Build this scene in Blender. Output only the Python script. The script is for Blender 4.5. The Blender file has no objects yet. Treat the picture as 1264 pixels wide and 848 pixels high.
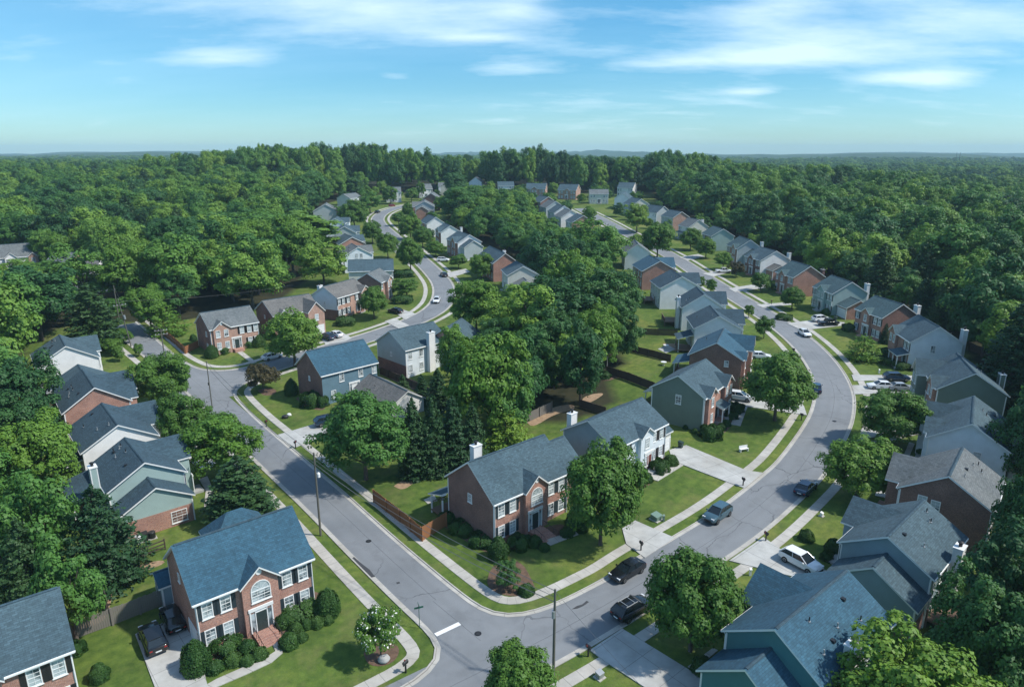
import bpy, math, random
import numpy as np
from mathutils import Vector
rng = np.random.default_rng(7); random.seed(7)
SC = bpy.context.scene
COL = SC.collection
R = math.radians
# ------------------------------------------------------------------ camera model and terrain
PW, PH, F, HOR, CH = 1264, 848, 843.0, 185.0, 45.0
PITCH = math.atan((PH/2-HOR)/F); CP, SP = math.cos(PITCH), math.sin(PITCH)
_ty = np.arange(-200, 9300, 10.0)
_tz = np.interp(_ty, [-1e4,70,130,200,300,420,560,900,1500,3000,9500], [0,0,2.5,4,7,14,19,16,10,12,20])
_tz = np.convolve(np.pad(_tz,3,mode='edge'), np.ones(7)/7, 'valid')
def sst(a,b,x):
    t = np.clip((np.asarray(x,float)-a)/(b-a),0,1); return t*t*(3-2*t)
def T(x,y):
    x = np.asarray(x,float); y = np.asarray(y,float)
    r = np.interp(y,_ty,_tz)
    lat = 1-0.6*sst(150,420,x)*(1-sst(1500,3000,y))
    dip = -3*np.exp(-(((x+55)/45)**2+((y-125)/50)**2))
    far = sst(1800,4200,np.hypot(x,y))*(13*np.sin(x/530+y/900+1)+9*np.sin(x/290-y/700)+5*np.sin(x/120+y/340)-4)
    return r*lat+dip+far
def Tz(x,y): return float(T(x,y))
def G(px,py,h=0.0):
    """point of the terrain (or h above it) that stands at a place measured in the survey photograph"""
    x=(px-PW/2)/F; y=-(py-PH/2)/F
    d=(x, CP+y*SP, min(-SP+y*CP,-1e-4)); t=(CH-h)/-d[2]
    for _ in range(60):
        t=.5*t+.5*(CH-Tz(d[0]*t,d[1]*t)-h)/-d[2]
    return (d[0]*t, d[1]*t)
def proj(x,y,z):
    z=z-CH; dep=y*CP-z*SP; up=y*SP+z*CP
    return PW/2+F*x/dep, PH/2-F*up/dep, dep
def s2l(c):
    return tuple(((v/255)/12.92 if v/255<=.04045 else ((v/255+.055)/1.055)**2.4) for v in c)
# ------------------------------------------------------------------ materials
class NT:
    def __init__(s, name):
        s.m=bpy.data.materials.new(name); s.m.use_nodes=True; s.t=s.m.node_tree; s.t.nodes.clear()
        s.out=s.t.nodes.new('ShaderNodeOutputMaterial')
    def n(s, typ, ins=None, **kw):
        nd=s.t.nodes.new(typ)
        for k,v in kw.items(): setattr(nd,k,v)
        for k,v in (ins or {}).items():
            if isinstance(v,bpy.types.NodeSocket): s.t.links.new(v, nd.inputs[k])
            else: nd.inputs[k].default_value=v
        return nd
    def link(s,a,b): s.t.links.new(a,b)
    def ramp(s, fac, stops):
        r=s.n('ShaderNodeValToRGB',{'Fac':fac}); e=r.color_ramp.elements
        while len(e)<len(stops): e.new(.5)
        for k,(p,c) in enumerate(stops):
            e[k].position=p; e[k].color=(c if len(c)==4 else (*c,1)) if not isinstance(c,(int,float)) else (c,c,c,1)
        return r.outputs['Color']
    def mix(s, fac, a, b, typ='MIX'):
        nd=s.n('ShaderNodeMix', data_type='RGBA', blend_type=typ)
        for k,v in ((0,fac),(6,a),(7,b)):
            if isinstance(v,bpy.types.NodeSocket): s.link(v, nd.inputs[k])
            else: nd.inputs[k].default_value = v if k==0 else (v if len(v)==4 else (*v,1))
        return nd.outputs[2]
    def noise(s, vec, scale, detail=4, rough=.55, out='Fac'):
        ins={'Scale':scale,'Detail':detail,'Roughness':rough}
        if vec is not None: ins['Vector']=vec
        return s.n('ShaderNodeTexNoise',ins).outputs[out]
    def math(s, op, a, b=None, c=None):
        nd=s.n('ShaderNodeMath',operation=op)
        for k,v in enumerate((a,b,c)):
            if v is None: continue
            if isinstance(v,bpy.types.NodeSocket): s.link(v,nd.inputs[k])
            else: nd.inputs[k].default_value=v
        return nd.outputs[0]
    def pbsdf(s, col, rough=.8, bump=None, bstr=.3, bdist=.02, **kw):
        ins={'Roughness':rough}
        if isinstance(col,bpy.types.NodeSocket): ins['Base Color']=col
        else: ins['Base Color']=col if len(col)==4 else (*col,1)
        p=s.n('ShaderNodeBsdfPrincipled',ins)
        for k,v in kw.items(): p.inputs[k].default_value=v
        if bump is not None:
            b=s.n('ShaderNodeBump',{'Height':bump,'Strength':bstr,'Distance':bdist}); s.link(b.outputs[0],p.inputs['Normal'])
        s.link(p.outputs[0],s.out.inputs[0]); return s.m
M={}
def plain(name,col,rough=.6,**kw):
    n=NT(name)
    v=n.n('ShaderNodeNewGeometry').outputs['Position']
    c=n.mix(n.math('MULTIPLY',n.noise(v,1.3,5),.5),col,tuple(x*.72 for x in col))
    M[name]=n.pbsdf(c,rough,**kw); return M[name]
def brick(name,c1,c2,mortar):
    n=NT(name); uv=n.n('ShaderNodeUVMap').outputs[0]; g=n.n('ShaderNodeNewGeometry').outputs['Position']
    b=n.n('ShaderNodeTexBrick',{'Vector':uv,'Color1':(*c1,1),'Color2':(*c2,1),'Mortar':(*mortar,1),'Scale':1.0,'Mortar Size':.012,'Bias':0.0,'Brick Width':.24,'Row Height':.085})
    big=n.mix(n.ramp(n.noise(g,.55,4),[(.35,(0,0,0)),(.7,(1,1,1))]),(.82,.8,.8),(1.15,1.12,1.1))
    fine=n.mix(n.ramp(n.noise(uv,7,3),[(.3,0.),(.7,1.)]),(.7,.7,.72),(1.25,1.22,1.2))
    c=n.mix(1,n.mix(1,b.outputs[0],big,'MULTIPLY'),fine,'MULTIPLY')
    M[name]=n.pbsdf(c,.88,bump=b.outputs[1],bstr=.25,bdist=-.01)
def siding(name,col,lap=.16):
    n=NT(name); uv=n.n('ShaderNodeUVMap').outputs[0]; g=n.n('ShaderNodeNewGeometry').outputs['Position']
    sep=n.n('ShaderNodeSeparateXYZ',{0:uv})
    fr=n.math('FRACT',n.math('DIVIDE',sep.outputs[1],lap))
    c=n.mix(n.ramp(n.noise(g,.7,5),[(.3,0.),(.75,1.)]),col,tuple(x*.84 for x in col))
    c=n.mix(n.math('LESS_THAN',fr,.08),c,tuple(x*.62 for x in col))
    M[name]=n.pbsdf(c,.6,bump=fr,bstr=.5,bdist=-.02)
def shingle(name,col,var=.28):
    n=NT(name); uv=n.n('ShaderNodeUVMap').outputs[0]; g=n.n('ShaderNodeNewGeometry').outputs['Position']
    lo=tuple(x*(1-var) for x in col); hi=tuple(x*(1+var) for x in col)
    b=n.n('ShaderNodeTexBrick',{'Vector':uv,'Color1':(*lo,1),'Color2':(*hi,1),'Mortar':(*tuple(x*.62 for x in col),1),'Scale':1.0,'Mortar Size':.012,'Brick Width':.42,'Row Height':.19},offset=.43)
    sp=n.mix(n.ramp(n.noise(uv,2.6,5,.7),[(.32,0.),(.68,1.)]),(.80,.81,.82),(1.18,1.17,1.16))
    st=n.mix(n.ramp(n.noise(g,.28,4),[(.35,0.),(.7,1.)]),(.85,.87,.88),(1.12,1.1,1.08))
    # weather streaks run down the slope
    sv=n.n('ShaderNodeMapping',{'Vector':uv,'Scale':(1.7,.12,1)}).outputs[0]
    sk=n.mix(n.ramp(n.noise(sv,1.0,4),[(.45,0.),(.75,1.)]),(1,1,1),(.84,.86,.84))
    c=n.mix(1,n.mix(1,n.mix(1,b.outputs[0],sp,'MULTIPLY'),st,'MULTIPLY'),sk,'MULTIPLY')
    M[name]=n.pbsdf(c,.92,bump=b.outputs[1],bstr=.3,bdist=-.015)
def leaf(name,a,b,c,trans=.2,nscale=.22):
    n=NT(name); oi=n.n('ShaderNodeObjectInfo'); tc=n.n('ShaderNodeTexCoord').outputs['Object']
    nz=n.noise(tc,nscale*4,3)
    col=n.ramp(oi.outputs['Random'],[(0,a),(.5,b),(1,c)])
    col=n.mix(n.ramp(nz,[(.3,0.),(.72,1.)]),n.mix(1,col,(.74,.8,.78),'MULTIPLY'),n.mix(1,col,(1.25,1.2,1.0),'MULTIPLY'))
    d=n.n('ShaderNodeBsdfPrincipled',{'Base Color':col,'Roughness':.55,'Specular IOR Level':.25})
    t=n.n('ShaderNodeBsdfTranslucent',{'Color':n.mix(1,col,(1.15,1.25,.55),'MULTIPLY')})
    mx=n.n('ShaderNodeMixShader',{0:trans,1:d.outputs[0],2:t.outputs[0]}); n.link(mx.outputs[0],n.out.inputs[0]); M[name]=n.m
brick('brick_red',(.42,.18,.115),(.31,.125,.085),(.42,.37,.33))
brick('brick_dark',(.235,.105,.075),(.175,.078,.058),(.26,.22,.2))
brick('brick_tan',(.44,.235,.165),(.33,.175,.125),(.46,.4,.35))
siding('siding_white',(.80,.80,.79)); siding('siding_cream',(.62,.62,.55)); siding('siding_grey',(.42,.47,.48)); siding('siding_pale_blue',(.70,.76,.80))
siding('siding_blue_grey',(.24,.33,.37)); siding('siding_seafoam',(.33,.44,.42)); siding('siding_teal',(.07,.20,.215)); siding('siding_sage',(.16,.21,.18)); siding('siding_blue',(.12,.205,.26))
shingle('roof_blue',(.032,.094,.142),.18); shingle('roof_slate',(.056,.098,.122),.2); shingle('roof_navy',(.036,.072,.098),.2); shingle('roof_grey',(.135,.15,.155),.2); shingle('roof_brown',(.14,.136,.13),.2); shingle('roof_teal',(.056,.105,.118),.2)
plain('white_paint',(.78,.79,.78),.5); plain('shutter_dark',(.025,.04,.05),.5); plain('shutter_black',(.02,.02,.022),.5)
plain('dark_metal',(.04,.042,.045),.45,Metallic=.6); plain('galv',(.42,.44,.45),.45,Metallic=.5)
plain('door_dark',(.03,.05,.05),.4); plain('door_red',(.2,.06,.05),.4); plain('black_plastic',(.02,.022,.024),.5); plain('green_bin',(.025,.05,.045),.5); plain('box_green',(.16,.24,.19),.5)
plain('pole_wood',(.12,.118,.098),.9); plain('sign_green',(.02,.11,.075),.4); plain('wire',(.13,.13,.13),.6); plain('stone',(.36,.36,.35),.85)
plain('wood_grey',(.19,.175,.155),.9); plain('wood_dark',(.07,.05,.04),.9); plain('wood_orange',(.30,.13,.055),.85); plain('deck_wood',(.2,.13,.09),.85)
plain('rubber',(.012,.012,.012),.85); plain('alloy',(.4,.41,.42),.3,Metallic=.9); plain('lamp_red',(.35,.02,.02),.3); plain('lamp_clear',(.75,.77,.78),.2)
plain('flower',(.82,.82,.76),.6)
n=NT('glass_dark'); M['glass_dark']=n.pbsdf((.012,.018,.022),.06,**{'Specular IOR Level':.8})
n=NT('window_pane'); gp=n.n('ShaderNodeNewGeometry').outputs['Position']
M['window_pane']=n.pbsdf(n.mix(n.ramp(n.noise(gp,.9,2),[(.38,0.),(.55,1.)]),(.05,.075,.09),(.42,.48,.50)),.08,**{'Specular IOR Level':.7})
def paint(name,c,rough=.22,metal=0.3):
    n=NT(name); p=n.m
    M[name]=n.pbsdf(c,rough,**{'Metallic':metal,'Coat Weight':.6,'Coat Roughness':.06})
for nm,c in dict(car_black=(.012,.014,.017),car_navy=(.02,.045,.09),car_steel=(.06,.12,.15),car_white=(.75,.76,.77),car_silver=(.42,.44,.46),car_red=(.25,.03,.025)).items(): paint('paint_'+nm,c,metal=0 if nm=='car_white' else .3)
# asphalt
n=NT('asphalt'); gp=n.n('ShaderNodeNewGeometry').outputs['Position']
a=n.ramp(n.noise(gp,.11,5,.6),[(.3,(.158,.170,.182)),(.7,(.212,.224,.236))])
a=n.mix(n.ramp(n.noise(gp,28,3,.7),[(.3,0.),(.7,1.)]),n.mix(1,a,(.88,.88,.88),'MULTIPLY'),n.mix(1,a,(1.1,1.1,1.1),'MULTIPLY'))
wv=n.n('ShaderNodeVectorMath',{0:gp,1:n.n('ShaderNodeVectorMath',{0:n.noise(gp,.35,4,out='Color'),1:(2.6,2.6,0)},operation='MULTIPLY').outputs[0]},operation='ADD').outputs[0]
cr=n.n('ShaderNodeTexVoronoi',{'Vector':wv,'Scale':.11},feature='DISTANCE_TO_EDGE').outputs['Distance']
ck=n.math('MULTIPLY',n.math('LESS_THAN',cr,.006),n.ramp(n.noise(gp,.06,2),[(.42,0.),(.55,1.)]))
a=n.mix(n.math('MULTIPLY',ck,.75),a,(.05,.055,.06))
stn=n.ramp(n.noise(gp,.42,5,.65),[(.52,0.),(.72,1.)]); a=n.mix(n.math('MULTIPLY',stn,.42),a,(.10,.106,.113))
uvr=n.n('ShaderNodeSeparateXYZ',{0:n.n('ShaderNodeUVMap').outputs[0]}); lane=n.math('ABSOLUTE',n.math('SINE',n.math('MULTIPLY',uvr.outputs[1],1.88)))
a=n.mix(n.math('MULTIPLY',n.math('POWER',lane,3),.16),a,(.12,.125,.13)); seam=n.math('LESS_THAN',n.math('ABSOLUTE',n.math('SUBTRACT',n.math('ABSOLUTE',uvr.outputs[1]),n.math('ADD',3.3,n.math('MULTIPLY',n.noise(gp,.5,3),.12)))),.035)
a=n.mix(n.math('MULTIPLY',seam,.6),a,(.06,.064,.07)); pv_=n.ramp(n.n('ShaderNodeTexVoronoi',{'Vector':gp,'Scale':.07}).outputs['Color'],[(.2,0.),(.8,1.)]); a=n.mix(n.math('MULTIPLY',pv_,.14),a,(.26,.27,.28))
M['asphalt']=n.pbsdf(a,.85,bump=n.noise(gp,40,2),bstr=.15)
def concrete(name,c,joint=None):
    n=NT(name); gp=n.n('ShaderNodeNewGeometry').outputs['Position']; uv=n.n('ShaderNodeUVMap').outputs[0]
    a=n.mix(n.ramp(n.noise(gp,.5,6,.65),[(.3,0.),(.72,1.)]),tuple(x*.72 for x in c),tuple(x*1.1 for x in c))
    a=n.mix(n.math('MULTIPLY',n.ramp(n.noise(gp,.16,3),[(.5,0.),(.7,1.)]),.35),a,(.27,.24,.19))
    if joint:
        sep=n.n('ShaderNodeSeparateXYZ',{0:uv})
        j=n.math('LESS_THAN',n.math('FRACT',n.math('DIVIDE',sep.outputs[0],joint)),.05/joint)
        if joint>2: j=n.math('MAXIMUM',j,n.math('LESS_THAN',n.math('FRACT',n.math('DIVIDE',sep.outputs[1],joint)),.05/joint))
        a=n.mix(n.math('MULTIPLY',j,.7),a,(.13,.125,.115))
    M[name]=n.pbsdf(a,.9,bump=n.noise(gp,18,3),bstr=.15)
concrete('sidewalk',(.46,.44,.40),1.5); concrete('driveway_concrete',(.45,.45,.43),3.4); concrete('kerb_concrete',(.45,.43,.39),3.0)
# lawn and forest floor on one sheet
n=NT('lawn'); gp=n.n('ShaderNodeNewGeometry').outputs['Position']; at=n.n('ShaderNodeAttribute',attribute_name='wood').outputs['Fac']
g1=n.ramp(n.noise(gp,.085,5,.6),[(.28,(.056,.096,.024)),(.5,(.094,.148,.034)),(.72,(.165,.185,.052))])
g2=n.mix(n.ramp(n.noise(gp,.9,6,.72),[(.34,0.),(.66,1.)]),n.mix(1,g1,(.62,.70,.66),'MULTIPLY'),n.mix(1,g1,(1.22,1.16,1.05),'MULTIPLY'))
g2=n.mix(n.ramp(n.noise(gp,22,2,.8),[(.3,0.),(.7,1.)]),n.mix(1,g2,(.68,.72,.65),'MULTIPLY'),n.mix(1,g2,(1.25,1.2,1.2),'MULTIPLY'))
mp=n.n('ShaderNodeMapping',{'Vector':gp,'Rotation':(0,0,R(38)),'Scale':(.9,.9,0)}).outputs[0]
wav=n.n('ShaderNodeTexWave',{'Vector':mp,'Scale':.28,'Distortion':1.2,'Detail':2.0}).outputs['Fac']
g2=n.mix(n.math('MULTIPLY',wav,.32),g2,n.mix(1,g2,(1.3,1.22,1.1),'MULTIPLY'))
dry=n.ramp(n.noise(gp,.23,6,.7),[(.50,0.),(.72,1.)]); g2=n.mix(n.math('MULTIPLY',dry,.42),g2,(.20,.17,.078))
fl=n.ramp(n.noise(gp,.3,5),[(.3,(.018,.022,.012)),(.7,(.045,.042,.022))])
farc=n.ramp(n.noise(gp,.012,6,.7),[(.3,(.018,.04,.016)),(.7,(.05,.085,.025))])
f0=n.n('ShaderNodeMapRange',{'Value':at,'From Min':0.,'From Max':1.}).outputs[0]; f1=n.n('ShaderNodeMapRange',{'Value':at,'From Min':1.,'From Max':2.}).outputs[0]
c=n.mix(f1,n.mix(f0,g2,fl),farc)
M['lawn']=n.pbsdf(c,.95,bump=n.noise(gp,9,4,.7),bstr=.5,bdist=.06,**{'Specular IOR Level':.15})
def soil(name,c1,c2):
    n=NT(name); gp=n.n('ShaderNodeNewGeometry').outputs['Position']
    a=n.ramp(n.noise(gp,2.2,6,.75),[(.3,c1),(.7,c2)]); M[name]=n.pbsdf(a,.95,bump=n.noise(gp,12,3),bstr=.6,bdist=.04)
soil('mulch',(.075,.045,.03),(.17,.105,.07)); soil('bare_dirt',(.20,.12,.07),(.42,.30,.19))
n=NT('bark'); tc=n.n('ShaderNodeTexCoord').outputs['Object']; mp=n.n('ShaderNodeMapping',{'Vector':tc,'Scale':(5,5,.8)}).outputs[0]
M['bark']=n.pbsdf(n.ramp(n.noise(mp,1.2,5),[(.3,(.045,.035,.028)),(.7,(.14,.115,.095))]),.95,bump=n.noise(mp,3,3),bstr=.6)
leaf('leaf_maple',(.064,.145,.026),(.085,.175,.03),(.115,.215,.034))
leaf('leaf_forest',(.036,.110,.036),(.084,.195,.038),(.175,.29,.046))
leaf('leaf_dark',(.029,.09,.032),(.042,.115,.036),(.058,.14,.038))
leaf('leaf_bright',(.09,.19,.028),(.115,.22,.032),(.15,.25,.036))
leaf('leaf_conifer',(.022,.066,.028),(.032,.082,.032),(.055,.11,.036),.12)
leaf('leaf_hedge',(.030,.082,.020),(.042,.10,.024),(.06,.12,.030),.15)
leaf('leaf_purple',(.055,.05,.022),(.06,.055,.025),(.07,.06,.028))
# ------------------------------------------------------------------ mesh helpers
class MB:
    def __init__(s): s.v=[]; s.f=[]; s.uv=[]; s.mi=[]; s.mats=[]
    def mat(s,name):
        if name not in s.mats: s.mats.append(name)
        return s.mats.index(name)
    def poly(s,pts,mat,uv=None):
        pts=[Vector(p) for p in pts]; k=len(s.v); s.v+=[tuple(p) for p in pts]; s.f.append(list(range(k,k+len(pts)))); s.mi.append(s.mat(mat))
        if uv is None:
            nrm=Vector((0,0,0))
            for i in range(len(pts)):
                a,b=pts[i],pts[(i+1)%len(pts)]
                nrm+=Vector(((a.y-b.y)*(a.z+b.z),(a.z-b.z)*(a.x+b.x),(a.x-b.x)*(a.y+b.y)))
            if nrm.length<1e-9: nrm=Vector((0,0,1))
            nrm.normalize()
            if abs(nrm.z)>.985: u=Vector((1,0,0)); w=Vector((0,1,0))
            else:
                u=Vector((0,0,1)).cross(nrm).normalized(); w=nrm.cross(u)
            uv=[(p.dot(u),p.dot(w)) for p in pts]
        s.uv.append(uv)
    def box(s,x0,x1,y0,y1,z0,z1,mat,top=None):
        p=lambda x,y,z:(x,y,z)
        s.poly([p(x0,y0,z0),p(x1,y0,z0),p(x1,y0,z1),p(x0,y0,z1)],mat); s.poly([p(x1,y1,z0),p(x0,y1,z0),p(x0,y1,z1),p(x1,y1,z1)],mat)
        s.poly([p(x0,y1,z0),p(x0,y0,z0),p(x0,y0,z1),p(x0,y1,z1)],mat); s.poly([p(x1,y0,z0),p(x1,y1,z0),p(x1,y1,z1),p(x1,y0,z1)],mat)
        s.poly([p(x0,y0,z1),p(x1,y0,z1),p(x1,y1,z1),p(x0,y1,z1)],top or mat); s.poly([p(x0,y1,z0),p(x1,y1,z0),p(x1,y0,z0),p(x0,y0,z0)],mat)
    def slab(s,pts,th,top,side):
        """a sloped sheet of thickness th under the given outline"""
        s.poly(pts,top); lo=[(p[0],p[1],p[2]-th) for p in pts]; s.poly(lo[::-1],side)
        for i in range(len(pts)):
            j=(i+1)%len(pts); s.poly([lo[i],lo[j],pts[j],pts[i]],side)
    def tube(s,path,rad,mat,n=6,cap=True):
        path=[Vector(p) for p in path]; rad=[rad]*len(path) if isinstance(rad,(int,float)) else rad
        rings=[]
        for i,p in enumerate(path):
            d=(path[min(i+1,len(path)-1)]-path[max(i-1,0)]).normalized()
            a=d.cross(Vector((0,0,1)) if abs(d.z)<.95 else Vector((1,0,0))).normalized(); b=d.cross(a)
            rings.append([p+(a*math.cos(2*math.pi*k/n)+b*math.sin(2*math.pi*k/n))*rad[i] for k in range(n)])
        for r0,r1 in zip(rings[:-1],rings[1:]):
            for k in range(n): s.poly([r0[k],r0[(k+1)%n],r1[(k+1)%n],r1[k]],mat)
        if cap: s.poly(rings[0][::-1],mat); s.poly(rings[-1],mat)
    def mesh(s,name,smooth=False):
        me=bpy.data.meshes.new(name); me.from_pydata(s.v,[],s.f)
        for m in s.mats: me.materials.append(M[m])
        me.polygons.foreach_set('material_index',s.mi)
        ul=me.uv_layers.new(name='UVMap'); ul.data.foreach_set('uv',np.array([c for f in s.uv for c in f],dtype=np.float32).ravel())
        if smooth: me.polygons.foreach_set('use_smooth',[True]*len(s.f))
        me.update(); return me
    def build(s,name,parent=None,loc=None,rot=0,smooth=False): return link(name,s.mesh(name,smooth),parent,loc,rot)
def link(name,me,parent=None,loc=None,rot=0,scale=None):
    o=bpy.data.objects.new(name,me); COL.objects.link(o)
    if parent is not None: o.parent=parent
    if loc is not None: o.location=loc
    if rot: o.rotation_euler=(0,0,rot)
    if scale is not None: o.scale=scale
    return o
def empty(name,loc,rot=0,scale=None):
    o=link(name,None,None,loc,rot,scale); o.empty_display_size=.3; return o
USED={}
def tag(o,label,cat,group=None):
    o['label']=label; o['category']=cat
    if group: o['group']=group
    return o
def kind(o,k): o['kind']=k; return o
def weld(me):
    import bmesh
    b=bmesh.new(); b.from_mesh(me); bmesh.ops.remove_doubles(b,verts=b.verts,dist=1e-4); b.to_mesh(me); b.free()
# ------------------------------------------------------------------ polylines on the ground
def smooth_line(pts,step=1.5,it=2):
    P=np.array(pts,float)
    for _ in range(it):
        Q=[P[0]]
        for a,b in zip(P[:-1],P[1:]): Q+=[a*.75+b*.25,a*.25+b*.75]
        Q.append(P[-1]); P=np.array(Q)
    d=np.r_[0,np.cumsum(np.hypot(*np.diff(P,axis=0).T))]; m=max(2,int(d[-1]/step)+1); t=np.linspace(0,d[-1],m)
    return np.c_[np.interp(t,d,P[:,0]),np.interp(t,d,P[:,1])]
def offset(P,o):
    """shift a line to its left by o"""
    t=np.gradient(P,axis=0); t/=np.linalg.norm(t,axis=1)[:,None]+1e-9
    return P+np.c_[-t[:,1],t[:,0]]*o
def cut_loops(P,base,o):
    """drop points of an offset line that come nearer to its base line than the offset"""
    keep=[]
    for p in P:
        d=np.min(np.hypot(base[:,0]-p[0],base[:,1]-p[1])); keep.append(d>abs(o)*.97-.02)
    return np.array(keep)
def ribbon(mb,P,o0,o1,h,mat,skirt=0.0,cross=1):
    A,B=offset(P,o0),offset(P,o1)
    far=o0 if abs(o0)>abs(o1) else o1
    k=cut_loops(offset(P,far),P,far) if far else np.ones(len(P),bool)
    dist=np.r_[0,np.cumsum(np.hypot(*np.diff(P,axis=0).T))]
    idx=np.where(k)[0]; za=T(A[:,0],A[:,1])+h; zb=T(B[:,0],B[:,1])+h
    for i,j in zip(idx[:-1],idx[1:]):
        a0,a1,b0,b1=(*A[i],za[i]),(*A[j],za[j]),(*B[i],zb[i]),(*B[j],zb[j]); u0,u1=dist[i],dist[j]
        for c in range(cross):
            f0,f1=c/cross,(c+1)/cross
            def L(p,q,f):
                x=p[0]+(q[0]-p[0])*f; y=p[1]+(q[1]-p[1])*f; return (x,y,Tz(x,y)+h)
            q=[L(a0,b0,f0),L(a1,b1,f0),L(a1,b1,f1),L(a0,b0,f1)]; uv=[(u0,o0+(o1-o0)*f0),(u1,o0+(o1-o0)*f0),(u1,o0+(o1-o0)*f1),(u0,o0+(o1-o0)*f1)]
            if o1<o0: q=q[::-1]; uv=uv[::-1]
            mb.poly(q,mat,uv)
        if skirt:
            for p,q in ((a0,a1),(b1,b0)):
                mb.poly([(p[0],p[1],p[2]-skirt),(q[0],q[1],q[2]-skirt),q,p],mat); 
def patch(name,pts,h,mat,parent=None,px=True,ang=None,wob=0.0,sub=2,sm=0,skirt=.08):
    """a flat sheet laid on the ground inside an outline"""
    import bmesh
    P=np.array([G(*p) for p in pts] if px else pts,float)
    if sm: P=smooth_line(np.vstack([P,P[:1]]),.5,sm)[:-1]
    if wob: P=P+rng.normal(0,wob,P.shape)
    b=bmesh.new(); vs=[b.verts.new((x,y,0)) for x,y in P]; f=b.faces.new(vs); f.normal_update()
    if f.normal.z<0: f.normal_flip()
    bmesh.ops.triangulate(b,faces=b.faces[:],ngon_method='EAR_CLIP')
    for _ in range(sub):
        es=[e for e in b.edges if e.calc_length()>2.5]
        if es: bmesh.ops.subdivide_edges(b,edges=es,cuts=1); bmesh.ops.triangulate(b,faces=b.faces[:])
    be=[e for e in b.edges if e.is_boundary]
    r=bmesh.ops.extrude_edge_only(b,edges=be); lo={v for v in r['geom'] if isinstance(v,bmesh.types.BMVert)}
    if ang is None:
        d=P[1]-P[0]; ang=math.atan2(d[1],d[0])
    c,s=math.cos(ang),math.sin(ang); ul=b.loops.layers.uv.new('UVMap'); o=P[0]
    for v in b.verts: v.co.z=Tz(v.co.x,v.co.y)+(h-skirt if v in lo else h)
    bmesh.ops.recalc_face_normals(b,faces=b.faces)
    for f in b.faces:
        for l in f.loops:
            x,y=l.vert.co.x-o[0],l.vert.co.y-o[1]; l[ul].uv=(x*c+y*s+.3,-x*s+y*c+.3)
    me=bpy.data.meshes.new(name); b.to_mesh(me); b.free(); me.materials.append(M[mat])
    if me.polygons and sum(p.normal.z for p in me.polygons)<0: me.flip_normals()
    return link(name,me,parent)
# ------------------------------------------------------------------ where the woods begin
def fR(y): return np.interp(y,[20,50,60,80,100,140,300,350,400,450,480,520],[46,54,58,74,88,98,98,93,88,92,100,100])
def fL(y): return np.interp(y,[20,62,66,70,90,105,125,140,150,165,172,185,215,260,300,350,420,470,520],[-80,-70,-60,-57,-72,-85,-99,-105,-112,-110,-84,-68,-66,-80,-92,-108,-112,-98,-100])
MID=[(-7,119),(7,105),(17,111),(20,125),(27,150),(30,190),(33,230),(37,290),(20,310),(12,400),(-5,445),(-30,470),(-38,400),(-30,330),(-12,285),(6,245),(12,215),(12,195),(2,165),(-6,140)]
def inpoly(x,y,poly):
    r=np.zeros(np.shape(x),bool); n=len(poly)
    for i in range(n):
        (x0,y0),(x1,y1)=poly[i],poly[(i+1)%n]
        with np.errstate(divide='ignore',invalid='ignore'):
            r^=((y0>y)!=(y1>y))&(x<(x1-x0)*(y-y0)/(y1-y0+1e-12)+x0)
    return r
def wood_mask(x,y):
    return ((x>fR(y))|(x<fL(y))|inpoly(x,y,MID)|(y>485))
# ------------------------------------------------------------------ ground sheet
def axis(a,b,fine,lo,hi):
    A=list(np.arange(a,b+1e-6,fine)); s=fine; v=b
    while v<hi: s=min(s*1.12,260); v+=s; A.append(v)
    s=fine; v=a
    while v>lo: s=min(s*1.12,260); v-=s; A.insert(0,v)
    return np.array(A)
gx=axis(-130,130,2.5,-5200,5200); gy=axis(30,330,2.5,-320,5600)
XX,YY=np.meshgrid(gx,gy); ZZ=T(XX,YY); nx,ny=len(gx),len(gy)
far=np.hypot(XX,YY)
ZZ=ZZ+np.where(far>1900,rng.normal(0,1,ZZ.shape)*4.5,0)
me=bpy.data.meshes.new('ground')
ii=(np.arange(ny-1)[:,None]*nx+np.arange(nx-1)[None,:]).ravel()
me.vertices.add(nx*ny); me.vertices.foreach_set('co',np.c_[XX.ravel(),YY.ravel(),ZZ.ravel()].astype(np.float32).ravel())
nf=len(ii); me.loops.add(nf*4); me.polygons.add(nf)
me.loops.foreach_set('vertex_index',np.c_[ii,ii+1,ii+1+nx,ii+nx].astype(np.int32).ravel())
me.polygons.foreach_set('loop_start',np.arange(0,nf*4,4,dtype=np.int32)); me.polygons.foreach_set('loop_total',np.full(nf,4,np.int32))
me.polygons.foreach_set('use_smooth',np.ones(nf,bool))
me.update(calc_edges=True)
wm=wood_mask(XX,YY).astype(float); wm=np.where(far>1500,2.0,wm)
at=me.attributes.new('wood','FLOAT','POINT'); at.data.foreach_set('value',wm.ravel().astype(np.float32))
me.materials.append(M['lawn']); kind(link('ground',me),'structure')
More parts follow.
